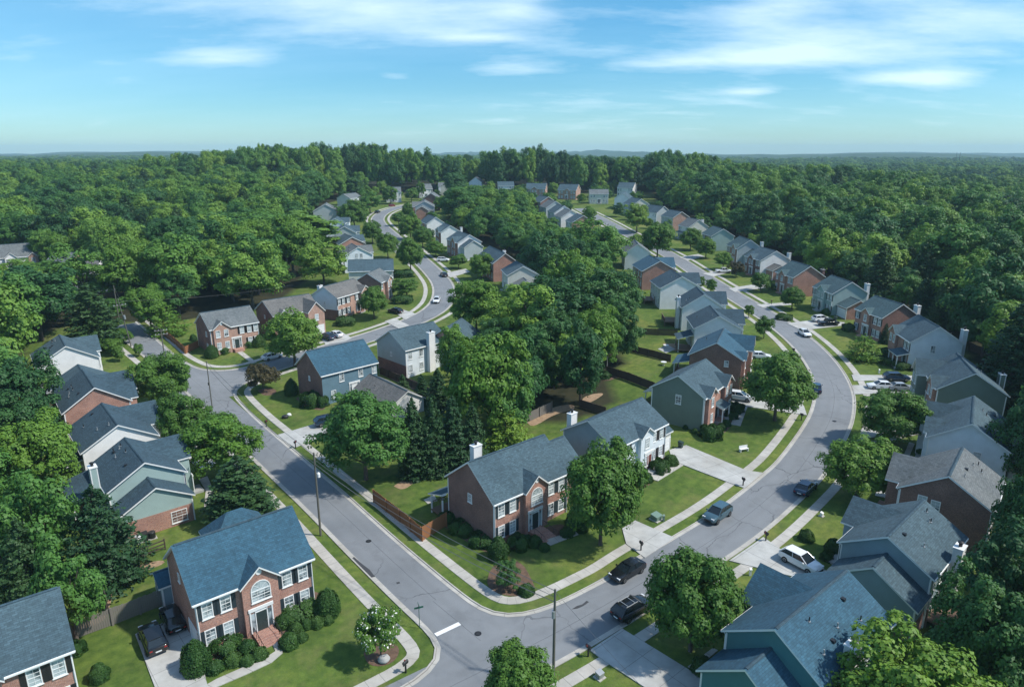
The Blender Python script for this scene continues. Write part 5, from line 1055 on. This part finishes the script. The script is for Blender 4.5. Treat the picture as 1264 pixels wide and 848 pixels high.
for px_,t in (((1141,187),'left of the pair of thin masts on the far right horizon'),((1145,187),'right of the pair of thin masts on the far right horizon'),((1246,183),'single thick mast on the far right horizon')):
    d=2100; az=math.atan((px_[0]-PW/2)/F/CP); x,y=d*math.sin(az),d*math.cos(az); z=Tz(x,y); m=MB(); m.tube([(0,0,0),(0,0,34)],[.6,.35],'dark_metal',6); o=m.build('radio_mast',None,(x,y,z)); tag(o,t,'mast','radio masts on the horizon')
# ------------------------------------------------------------------ cars
def car_meshes(kind_):
    # (x, z low, z top, half width) stations of the lower body, nose at +x
    if kind_=='sedan':
        st=[(-2.35,.42,.80,.70),(-2.2,.28,.98,.86),(-1.7,.22,1.02,.90),(-.6,.2,.98,.91),(.8,.2,.95,.91),(1.5,.22,.88,.90),(2.05,.26,.76,.85),(2.32,.36,.60,.68)]
        gh=[(-1.95,1.0,.80),(-1.15,1.42,.60),(.15,1.44,.60),(1.05,.95,.80)]; wb=1.38; wr=.33
    elif kind_=='suv':
        st=[(-2.35,.5,1.02,.78),(-2.25,.36,1.1,.9),(-1.7,.3,1.12,.95),(-.5,.28,1.10,.96),(.9,.28,1.08,.96),(1.6,.3,1.02,.94),(2.1,.34,.92,.88),(2.33,.44,.74,.72)]
        gh=[(-2.24,1.08,.84),(-1.6,1.6,.66),(.2,1.64,.66),(1.2,1.06,.84)]; wb=1.42; wr=.37
    else:
        st=[(-2.7,.55,.98,.85),(-2.6,.45,1.05,.95),(-1.0,.4,1.05,.97),(.9,.4,1.08,.97),(1.9,.42,1.02,.95),(2.5,.46,.92,.88),(2.7,.55,.8,.75)]
        gh=[(-.75,1.05,.86),(-.55,1.72,.7),(.65,1.74,.7),(1.45,1.06,.86)]; wb=1.75; wr=.4
    b=MB(); rings=[]
    for x,zl,zt,w in st:
        zm=zl+(zt-zl)*.55
        rings.append([(x,-w*.86,zl),(x,-w,zl+.12),(x,-w,zm),(x,-w*.93,zt-.05),(x,-w*.78,zt),(x,w*.78,zt),(x,w*.93,zt-.05),(x,w,zm),(x,w,zl+.12),(x,w*.86,zl)])
    for r0,r1 in zip(rings[:-1],rings[1:]):
        for k in range(10): j=(k+1)%10; b.poly([r0[k],r1[k],r1[j],r0[j]],'P')
    b.poly(rings[0],'P'); b.poly(rings[-1][::-1],'P')
    (x0,z0,w0),(x1,z1,w1),(x2,z2,w2),(x3,z3,w3)=gh
    roof=[(x1,-w1,z1),(x2,-w2,z2),(x2,w2,z2),(x1,w1,z1)]; 
    b.slab([(x1-.06,-w1-.02,z1),(x2+.06,-w2-.02,z2),(x2+.1,0,z2+.03),(x1-.1,0,z1+.03)],.05,'P','P'); b.slab([(x1-.1,0,z1+.03),(x2+.1,0,z2+.03),(x2+.06,w2+.02,z2),(x1-.06,w1+.02,z1)],.05,'P','P')
    for s in (-1,1):
        for (xa,wa,za),(xb,wb_,zb) in (((x0,w0,z0),(x1,w1,z1)),((x3,w3,z3),(x2,w2,z2)),(((x0+x3)/2-.1,(w0),(z0+z3)/2),((x1+x2)/2,w1,(z1+z2)/2))):
            b.tube([(xa,s*wa,za-.04),(xb,s*(wb_+.0),zb-.02)],.05,'P',5)
    g=MB(); e=.015
    for s in (-1,1):
        q=[(x0,s*w0,z0-.03),(x3,s*w3,z3-.03),(x2,s*w2,z2-.03),(x1,s*w1,z1-.03)]; g.poly(q if s<0 else q[::-1],'glass_dark')
    g.poly([(x3,-w3,z3-.03),(x3,w3,z3-.03),(x2,w2,z2-.03),(x2,-w2,z2-.03)],'glass_dark'); g.poly([(x0,w0,z0-.03),(x0,-w0,z0-.03),(x1,-w1,z1-.03),(x1,w1,z1-.03)],'glass_dark')
    ty=MB(); n=14
    for y0,y1,r0,m_ in ((-.11,.11,wr,'rubber'),):
        ty.tube([(0,y0,0),(0,y0+.03,0),(0,y1-.03,0),(0,y1,0)],[r0*.93,r0,r0,r0*.93],m_,n)
    rm=MB(); rm.tube([(0,-.118,0),(0,.118,0)],wr*.6,'alloy',10)
    for k in range(5):
        a=k*1.2566; rm.tube([(0,-.122,0),(math.cos(a)*wr*.55,-.122,math.sin(a)*wr*.55)],.03,'dark_metal',4); rm.tube([(0,.122,0),(math.cos(a)*wr*.55,.122,math.sin(a)*wr*.55)],.03,'dark_metal',4)
    hl=MB(); xf,zf,wf=st[-2][0],st[-2][2],st[-2][3]; hl.box(xf-.06,xf+.14,-.2,.2,zf-.16,zf-.02,'lamp_clear')
    tl=MB(); xb_,zb_,wb2=st[0][0],st[0][2],st[0][3]; tl.box(xb_-.02,xb_+.2,-.12,.12,zb_-.2,zb_-.08,'lamp_red')
    gr=MB(); gr.box(st[-1][0]-.03,st[-1][0]+.03,-.45,.45,st[-1][1]+.02,st[-1][2]-.06,'shutter_black')
    pl=MB(); pl.box(st[0][0]-.02,st[0][0]+.02,-.26,.26,st[0][1]+.08,st[0][1]+.2,'white_paint')
    return b,g.mesh('windows'),ty.mesh('tyre',True),rm.mesh('rim'),hl.mesh('headlight'),tl.mesh('tail_light'),gr.mesh('grille'),pl.mesh('number_plate'),wb,wr,st,gh
CARM={k:car_meshes(k) for k in ('sedan','suv','pickup')}; CARB={}
def car(label,kind_,paint_,px,py,heading,off=.0,racks=False,group='cars parked along the streets',full=True):
    """heading: a second measured ground point the nose points to"""
    x,y=G(px,py); hx,hy=G(*heading); a=math.atan2(hy-y,hx-x); b,g,ty,rm,hl,tl,gr,plt,wb,wr,st,gh=CARM[kind_]
    r=empty('car' if kind_!='pickup' else 'pickup_truck',(x,y,Tz(x,y)+off),a); tag(r,label,{'sedan':'car','suv':'car','pickup':'pickup'}[kind_],group)
    if (kind_,paint_) not in CARB:
        c=MB(); c.v,c.f,c.uv,c.mi=b.v,b.f,b.uv,b.mi; c.mats=['paint_'+paint_]; me=c.mesh('body'); weld(me); me.polygons.foreach_set('use_smooth',[True]*len(me.polygons))
        try: me.set_sharp_from_angle(angle=R(38))
        except Exception: pass
        CARB[(kind_,paint_)]=me
    bd=link('body',CARB[(kind_,paint_)],r); link('windows',g,r); w=st[3][3]
    for sx in (-1,1):
        for sy in (-1,1):
            t=link('wheel',ty,r,(sx*wb,sy*(w-.08),wr)); link('rim',rm,t)
    for sy in (-1,1):
        link('headlight',hl,r,(0,sy*.6,0)); link('tail_light',tl,r,(0,sy*.62,0))
    link('grille',gr,r); link('number_plate',plt,r)
    for sy in (-1,1):
        m=MB(); m.box(gh[3][0]-.45,gh[3][0]-.3,min(sy*w,sy*(w+.16)),max(sy*w,sy*(w+.16)),gh[3][1]-.02,gh[3][1]+.12,'paint_'+paint_); m.build('mirror',r)
    if racks:
        for sy in (-1,1): m=MB(); m.tube([(gh[1][0]+.1,sy*.58,gh[1][1]+.06),(gh[2][0]-.1,sy*.58,gh[2][1]+.06)],.035,'galv',5); m.build('roof_rail',r)
        for q in (.2,.75): m=MB(); xx=gh[1][0]+(gh[2][0]-gh[1][0])*q; m.box(xx-.03,xx+.03,-.58,.58,gh[1][1]+.07,gh[1][1]+.11,'galv'); m.build('roof_rail',r)
    return r
PD='cars parked on driveways'; D=.115
car('black SUV with tail lights toward us on the drive by the plank fence','suv','car_black',190,795,(178,768),D,racks=False,group=PD)
car('black car in shadow against the garage side of blue roofed house','sedan','car_black',214,768,(205,748),.02,group=PD)
car('dark car half hidden under the fir trees behind the fence','sedan','car_navy',98,727,(84,733),group=PD)
car('black sedan parked at the kerb of the brick corner house','sedan','car_black',774,709,(752,722),.02)
car('black SUV with silver roof bars beside the round tree','suv','car_black',780,757,(815,737),.02,racks=True)
car('blue grey SUV parked opposite the topiary lawn','suv','car_steel',885,639,(868,651),.02)
car('dark sedan driving away past the spreading green tree','sedan','car_navy',994,606,(1008,592),.02)
car('white SUV with dark windows on the drive of the blue grey house','suv','car_white',988,699,(1012,712),D,group=PD)
car('dark blue car alone in the middle of the bend','sedan','car_navy',1007,482,(1006,462),.02)
car('white car with dark roof under the spreading green tree','sedan','car_silver',1094,600,(1112,603),D,group=PD)
car('dark blue SUV on the upper of the two driveways','suv','car_navy',1106,470,(1135,471),D,group=PD)
car('white sedan in front of the dark SUV on two driveways','sedan','car_white',1086,480,(1065,479),D,group=PD)
car('silver car nearest the house on the lower of two driveways','sedan','car_silver',1112,482,(1140,483),D,group=PD)
car('small white car at the kerb by the mailbox on the bend','sedan','car_white',993,414,(1003,421),.02)
car('white van on the drive of the green house with brick wing','suv','car_white',1013,397,(1028,396),D,group=PD)
car('dark grey pickup beside the white van','pickup','car_black',1022,402,(1040,401),D,group=PD)
car('white car behind the dark brick house','sedan','car_white',938,442,(958,443),.0,group=PD)
car('white car at the sage house drive behind the wide round tree','suv','car_white',912,494,(932,497),D,group=PD)
car('white pickup by the reddish bush tree','pickup','car_white',893,337,(905,337),D,group=PD)
car('white car driving down the winding road','sedan','car_white',539,373,(535,381),.03)
car('black car on the winding road above the white one','sedan','car_black',548,341,(541,335),.03)
car('dark car on the drive beside the brown brick hedge','sedan','car_black',488,386.5,(475,384),D,group=PD)
car('white sedan on drive of long brick house','sedan','car_white',413,416,(400,413),D,group=PD)
car('navy car beside white sedan at the two gabled brick house','suv','car_navy',404,419,(393,415),D,group=PD)
car('dark blue SUV on drive of the blue sided house','suv','car_navy',405,524,(425,519),D,group=PD)
car('white car peeping out beneath the bright round tree','sedan','car_white',336,443,(346,440),.03)
car('white van parked in front of the garage wing row','suv','car_white',547,323,(558,323),D,group=PD)
car('white car near the brick gabled house of the left row','sedan','car_white',167,487,(175,478),.02,group=PD)
car('black car behind the loose green tree on left row drive','sedan','car_black',203,525,(214,520),D,group=PD)
car('dark car under the pale green tree by the path','sedan','car_black',231,564,(243,559),D,group=PD)
car('dark car at the upper bend of the winding road','sedan','car_black',466,263,(475,260),.03)
car('red car on a drive at the upper bend','sedan','car_red',484,255,(490,254),.03)
# ------------------------------------------------------------------ small street things
def mailbox(label,px,py,face):
    x,y=G(px,py); hx,hy=G(*face); r=empty('mailbox',(x,y,Tz(x,y)),math.atan2(hy-y,hx-x)); tag(r,label,'mailbox','kerbside mailboxes')
    m=MB(); m.box(-.06,.06,-.06,.06,-.2,1.05,'shutter_black'); m.box(-.3,.3,-.05,.05,.88,.95,'shutter_black'); m.build('post',r)
    m=MB(); n=8; pr=[(-.12,0),(.12,0)]+[(.12*math.cos(math.pi*k/n),.16+.12*math.sin(math.pi*k/n)) for k in range(n+1)]
    A=[(-.28,a,1.0+b) for a,b in pr]; B=[(.28,a,1.0+b) for a,b in pr]
    for k in range(len(pr)): j=(k+1)%len(pr); m.poly([A[k],A[j],B[j],B[k]],'shutter_black')
    m.poly(A[::-1],'shutter_black'); m.poly(B,'shutter_black'); b=m.build('box',r)
    f=MB(); f.box(-.02,.12,.13,.15,1.1,1.3,'lamp_red'); f.build('flag',b)
for l,px,py,fx,fy in [('black mailbox by the crape myrtle corner path',501,830,510,822),('black mailbox at the kerb behind the black sedan',791,680,797,686),('black mailbox on bare soil left of the double driveway',726,810,716,802),('black mailbox across from the blue grey SUV',945,668,937,662),('small mailbox at the white fronted house drive',917,600,923,605),('mailbox below the wide round tree of the sage house',989,519,995,522),('mailbox on the verge opposite the blue sided house',365,553,358,558),('mailbox by the small white car on the bend',952,376,946,378),('mailbox on the inner kerb below the lawn of the green house',995,412,990,413),('mailbox on the verge of the side road near garden stones',329,527,322,531),('mailbox at the kerb of the neat small tree',979,437,985,439)]: mailbox(l,px,py,(fx,fy))
x,y=G(518,775); r=empty('street_sign',(x,y,Tz(x,y)),R(20)); tag(r,'green street name sign on a post at the corner verge','street sign')
m=MB(); m.tube([(0,0,-.3),(0,0,2.6)],.035,'sign_green',6); m.build('post',r)
m=MB(); m.box(-.45,.45,-.012,.012,2.25,2.45,'sign_green'); m.build('blade',r); m=MB(); m.box(-.012,.012,-.45,.45,2.5,2.7,'sign_green'); m.build('blade',r)
def utility_box(label,px,py,mat,w=1.1,h=.8,name='utility_box',grp=None):
    x,y=G(px,py); r=empty(name,(x,y,Tz(x,y)),R(40)); tag(r,label,'utility box',grp)
    m=MB(); m.box(-w/2-.12,w/2+.12,-w/2-.12,w/2+.12,-.1,.09,'sidewalk'); m.build('base',r)
    m=MB(); m.box(-w/2,w/2,-w*.45,w*.45,.09,h*.8,mat); m.slab([(-w/2-.03,-w*.45-.03,h*.8),(w/2+.03,-w*.45-.03,h*.8),(w/2+.03,w*.45,h),(-w/2-.03,w*.45,h)],.06,mat,mat); b=m.build('cabinet',r)
    m=MB(); m.box(-w/2+.08,w/2-.08,-w*.45-.02,-w*.45-.004,.16,h*.7,mat); m.build('hatch',b)
utility_box('pale green transformer box on the lawn beside the rounded tree',810,641,'box_green')
utility_box('grey and white utility cabinet on grass by the double driveway',740,836,'galv',.6,.7)
utility_box('small white pedestal on the topiary lawn',1014,637,'white_paint',.35,.6)
def pedestal(label,px,py,mat='galv',h=.9):
    x,y=G(px,py); r=empty('cable_pedestal',(x,y,Tz(x,y))); tag(r,label,'pedestal','cable pedestals on the lawns')
    m=MB(); m.box(-.12,.12,-.1,.1,-.1,h*.85,mat); m.build('body',r); m=MB(); m.slab([(-.15,-.13,h*.85),(.15,-.13,h*.85),(.12,.1,h),(-.12,.1,h)],.05,mat,mat); m.build('cap',r)
for l,px,py,mt in [('grey green pedestal next to the transformer box',819,643,'box_green'),('small white pedestal on grass left of the double drive',926,710,'white_paint'),('white pedestal on the lawn of the sun porch house',1085,461,'white_paint')]: pedestal(l,px,py,mt)
def boulder(label,px,py,s,n_=1,mat='stone'):
    import bmesh
    x,y=G(px,py); b=bmesh.new(); bmesh.ops.create_icosphere(b,subdivisions=3,radius=1)
    k=rng.uniform(0,6,3)
    for v in b.verts:
        q=1+.12*math.sin(v.co.x*3+k[0])*math.sin(v.co.y*3+k[1])+.06*math.sin(v.co.z*7+k[2]); v.co=Vector((v.co.x*s*q,v.co.y*s*q*.85,max(-.2,v.co.z*s*q*.75+s*.45)))
    me=bpy.data.meshes.new('boulder'); b.to_mesh(me); b.free(); me.materials.append(M[mat]); me.polygons.foreach_set('use_smooth',[True]*len(me.polygons))
    tag(link('boulder',me,None,(x,y,Tz(x,y))),label,'rock')
boulder('round grey boulder under the crape myrtle',474,816,.55); boulder('white stone on lawn of blue sided house',357,513,.4,mat='white_paint'); boulder('dark planter stone beside the white one',352,516,.55,mat='black_plastic')
def bench(label,px,py,a):
    x,y=G(px,py); r=empty('garden_bench',(x,y,Tz(x,y)),a); tag(r,label,'bench')
    m=MB(); m.box(-.75,.75,-.22,.22,.42,.48,'white_paint'); m.build('seat',r); m=MB(); m.box(-.75,.75,.2,.26,.5,.9,'white_paint'); m.build('backrest',r)
    for sx in (-.65,.65): m=MB(); m.box(sx-.05,sx+.05,-.2,.22,-.05,.42,'white_paint'); m.build('leg',r)
bench('low white bench on the sunny lawn by the sage house',918,557,R(20))
def bin_(label,px,py,mat):
    x,y=G(px,py); r=empty('wheelie_bin',(x,y,Tz(x,y)+.02),R(45)); tag(r,label,'bin')
    m=MB(); lo=[(-.22,-.26,.06),(.22,-.26,.06),(.22,.26,.06),(-.22,.26,.06)]; hi=[(-.3,-.36,1.0),(.3,-.36,1.0),(.3,.36,1.0),(-.3,.36,1.0)]
    for k in range(4): j=(k+1)%4; m.poly([lo[k],lo[j],hi[j],hi[k]],mat)
    m.poly(lo[::-1],mat); m.build('body',r); m=MB(); m.slab([(-.33,-.4,1.02),(.33,-.4,1.02),(.33,.4,1.1),(-.33,.4,1.1)],.06,mat,mat); m.build('lid',r)
    for sx in (-.26,.26): m=MB(); m.tube([(sx-.03,.26,.12),(sx+.03,.26,.12)],.12,'rubber',8); m.build('wheel',r)
bin_('dark green wheeled bin at the garage corner of white house',840,553,'green_bin'); bin_('dark bin beside the brick wall behind the blue roofed house',180,667,'black_plastic')
def ac(label,px,py,mat):
    x,y=G(px,py); r=empty('air_conditioner',(x,y,Tz(x,y)),R(40)); tag(r,label,'air conditioner')
    m=MB(); m.box(-.5,.5,-.5,.5,-.1,.1,'sidewalk'); m.build('base',r)
    m=MB(); m.tube([(0,0,.1),(0,0,.85),(0,0,.9)],[.42,.42,.36],mat,14); b=m.build('housing',r); m=MB()
    for k in range(3): m.tube([(-.3,-.2+.2*k,.93),(.3,-.2+.2*k,.93)],.02,'dark_metal',4)
    m.tube([(0,0,.9),(0,0,.95)],.1,'dark_metal',8); m.build('fan_guard',b)
ac('round dark blue air conditioner by the brick wing wall',188,664,'dark_metal'); ac('white air conditioner on a slab by the brick wing wall',172,669,'lamp_clear')
bin_('green bin beside the garage wing of the green house',1031,396,'green_bin'); bin_('dark bin by the white sun porch',1126,458,'black_plastic'); bin_('green bin on the drive of the long brick house',395,411,'green_bin')
ac('pale air conditioner behind the pale blue house',1248,588,'lamp_clear'); ac('grey air conditioner at the rear corner of sage house',806,519,'galv')
def patio(label,px,py):
    x,y=G(px,py); r=empty('patio_table',(x,y,Tz(x,y)+.03),R(30)); tag(r,label,'table','patio tables behind the houses')
    m=MB(); m.tube([(0,0,.7),(0,0,.74)],.6,'white_paint',14); m.build('table_top',r); m=MB(); m.tube([(0,0,0),(0,0,.7)],.04,'galv',6); m.build('leg',r); m=MB(); m.tube([(0,0,0),(0,0,.04)],.3,'galv',10); m.build('base',r)
patio('white round table on the lawn behind the dark brick house',819,451); patio('white round table behind the covered rear porch',822,430); patio('white round table in the corner garden by the rear porch',546,616)
kind(patch('patio_slab',[(812,431),(824,426),(834,431),(822,436)],.05,'driveway_concrete'),'structure'); kind(patch('patio_slab',[(523,617),(536,611),(540,618),(528,622)],.05,'sidewalk'),'structure')
# ------------------------------------------------------------------ sky, sun, air, camera
EL,AZ=R(50),R(100)          # sun height; bearing measured clockwise from the view direction
W=bpy.data.worlds.new('World'); SC.world=W; W.use_nodes=True; t=W.node_tree; t.nodes.clear()
class WN(NT):
    def __init__(s,t): s.t=t; s.m=None
w=WN(t); out=t.nodes.new('ShaderNodeOutputWorld')
sky=w.n('ShaderNodeTexSky',sky_type='NISHITA',sun_disc=False,sun_elevation=EL,sun_rotation=AZ,altitude=100,air_density=1.0,dust_density=.3,ozone_density=3.0)
tc=w.n('ShaderNodeTexCoord').outputs['Generated']; sp=w.n('ShaderNodeSeparateXYZ',{0:tc})
zc=w.math('MAXIMUM',sp.outputs[2],.012)
pl=w.n('ShaderNodeVectorMath',{0:tc,1:w.n('ShaderNodeCombineXYZ',{0:w.math('ADD',zc,.16),1:w.math('ADD',zc,.16),2:1.0}).outputs[0]},operation='DIVIDE').outputs[0]
mp=w.n('ShaderNodeMapping',{'Vector':pl,'Location':(3.1,1.7,0),'Scale':(.75,1.35,0),'Rotation':(0,0,R(-12))}).outputs[0]
n1=w.noise(mp,2.3,10,.62); n2=w.noise(w.n('ShaderNodeMapping',{'Vector':pl,'Location':(7.7,.4,0),'Scale':(.3,.75,0),'Rotation':(0,0,R(10))}).outputs[0],1.0,6,.6)
def blob(px,py,sx,sy):
    """cloud bank in a fixed direction of the sky"""
    x=(px-PW/2)/F; yv=-(py-PH/2)/F; d=Vector((x,CP+yv*SP,-SP+yv*CP)).normalized(); az=math.atan2(d.x,d.y); el=math.asin(d.z)
    a=w.math('SUBTRACT',w.math('ARCTAN2',sp.outputs[0],sp.outputs[1]),az); e=w.math('SUBTRACT',w.math('ARCSINE',sp.outputs[2]),el)
    q=w.math('ADD',w.math('POWER',w.math('DIVIDE',a,sx),2),w.math('POWER',w.math('DIVIDE',e,sy),2))
    return w.math('EXPONENT',w.math('MULTIPLY',q,-1))
tot=None
for px,py,sx,sy,k in [(470,18,.20,.035,.30),(635,8,.05,.02,.25),(272,70,.07,.013,.30),(600,48,.08,.006,.20),(620,86,.06,.010,.24),(487,94,.03,.006,.26),(1120,30,.26,.045,.30),(880,76,.16,.010,.26),(930,14,.07,.022,.26),(1163,96,.045,.011,.36),(930,113,.04,.006,.33),(1085,96,.05,.008,.22),(760,135,.5,.03,.10),(1000,60,.3,.03,.14)]:
    b=w.math('MULTIPLY',blob(px,py,sx,sy),k); tot=b if tot is None else w.math('ADD',tot,b)
v=w.math('ADD',w.math('ADD',w.math('MULTIPLY',n1,.62),w.math('MULTIPLY',n2,.38)),tot)
dens=w.ramp(v,[(.58,0.),(.95,1.)])
dens=w.math('MULTIPLY',dens,.72)
veil=w.math('MULTIPLY',w.ramp(n2,[(.38,0.),(.75,1.)]),.22)
tint=w.ramp(sp.outputs[2],[(0.,(.46,.68,.82)),(.09,(.37,.66,.80)),(.20,(.29,.68,.82)),(.5,(1.2,1.28,1.2))]); skyc=w.mix(1,sky.outputs[0],tint,'MULTIPLY')  # last stop brightens the unseen upper sky, added as fill light for the shade
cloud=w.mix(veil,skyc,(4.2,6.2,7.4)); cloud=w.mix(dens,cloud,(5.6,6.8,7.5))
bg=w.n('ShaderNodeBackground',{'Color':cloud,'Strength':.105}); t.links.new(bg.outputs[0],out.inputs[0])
sd=bpy.data.lights.new('sun','SUN'); sd.energy=2.9; sd.angle=R(2.0); sd.color=(1.0,.955,.87); so=bpy.data.objects.new('sun',sd); COL.objects.link(so)
dv=Vector((math.sin(AZ)*math.cos(EL),math.cos(AZ)*math.cos(EL),math.sin(EL))); so.rotation_euler=dv.to_track_quat('Z','Y').to_euler(); so.location=dv*300
HAZE=True
if HAZE:
    m=MB(); m.box(-6200,6200,-900,6500,-45,82,'white_paint'); hm=bpy.data.materials.new('air'); hm.use_nodes=True; ht=hm.node_tree; ht.nodes.clear(); ho=ht.nodes.new('ShaderNodeOutputMaterial'); pv=ht.nodes.new('ShaderNodeVolumePrincipled')
    pv.inputs['Color'].default_value=(.58,.86,1.0,1); pv.inputs['Density'].default_value=.00013; pv.inputs['Anisotropy'].default_value=.0; ht.links.new(pv.outputs[0],ho.inputs['Volume'])
    hme=m.mesh('haze'); hme.materials.clear(); hme.materials.append(hm); weld(hme); kind(link('haze',hme),'stuff')
cd=bpy.data.cameras.new('camera'); cd.sensor_width=36; cd.lens=F/PW*36; cd.clip_start=.5; cd.clip_end=30000
co=bpy.data.objects.new('camera',cd); COL.objects.link(co); co.location=(0,0,CH); co.rotation_euler=(math.pi/2-PITCH,0,0); SC.camera=co
SC.view_settings.view_transform='Standard'; SC.view_settings.look='None'; SC.view_settings.exposure=.78; SC.view_settings.gamma=1; SC.view_settings.use_curve_mapping=False
SC.render.engine='CYCLES'; c=SC.cycles; c.max_bounces=6; c.diffuse_bounces=3; c.glossy_bounces=2; c.transmission_bounces=2; c.volume_bounces=0; c.transparent_max_bounces=4; c.caustics_reflective=False; c.caustics_refractive=False; c.use_denoising=True
try: c.denoising_input_passes='RGB_ALBEDO_NORMAL'; c.denoising_prefilter='ACCURATE'
except Exception: pass
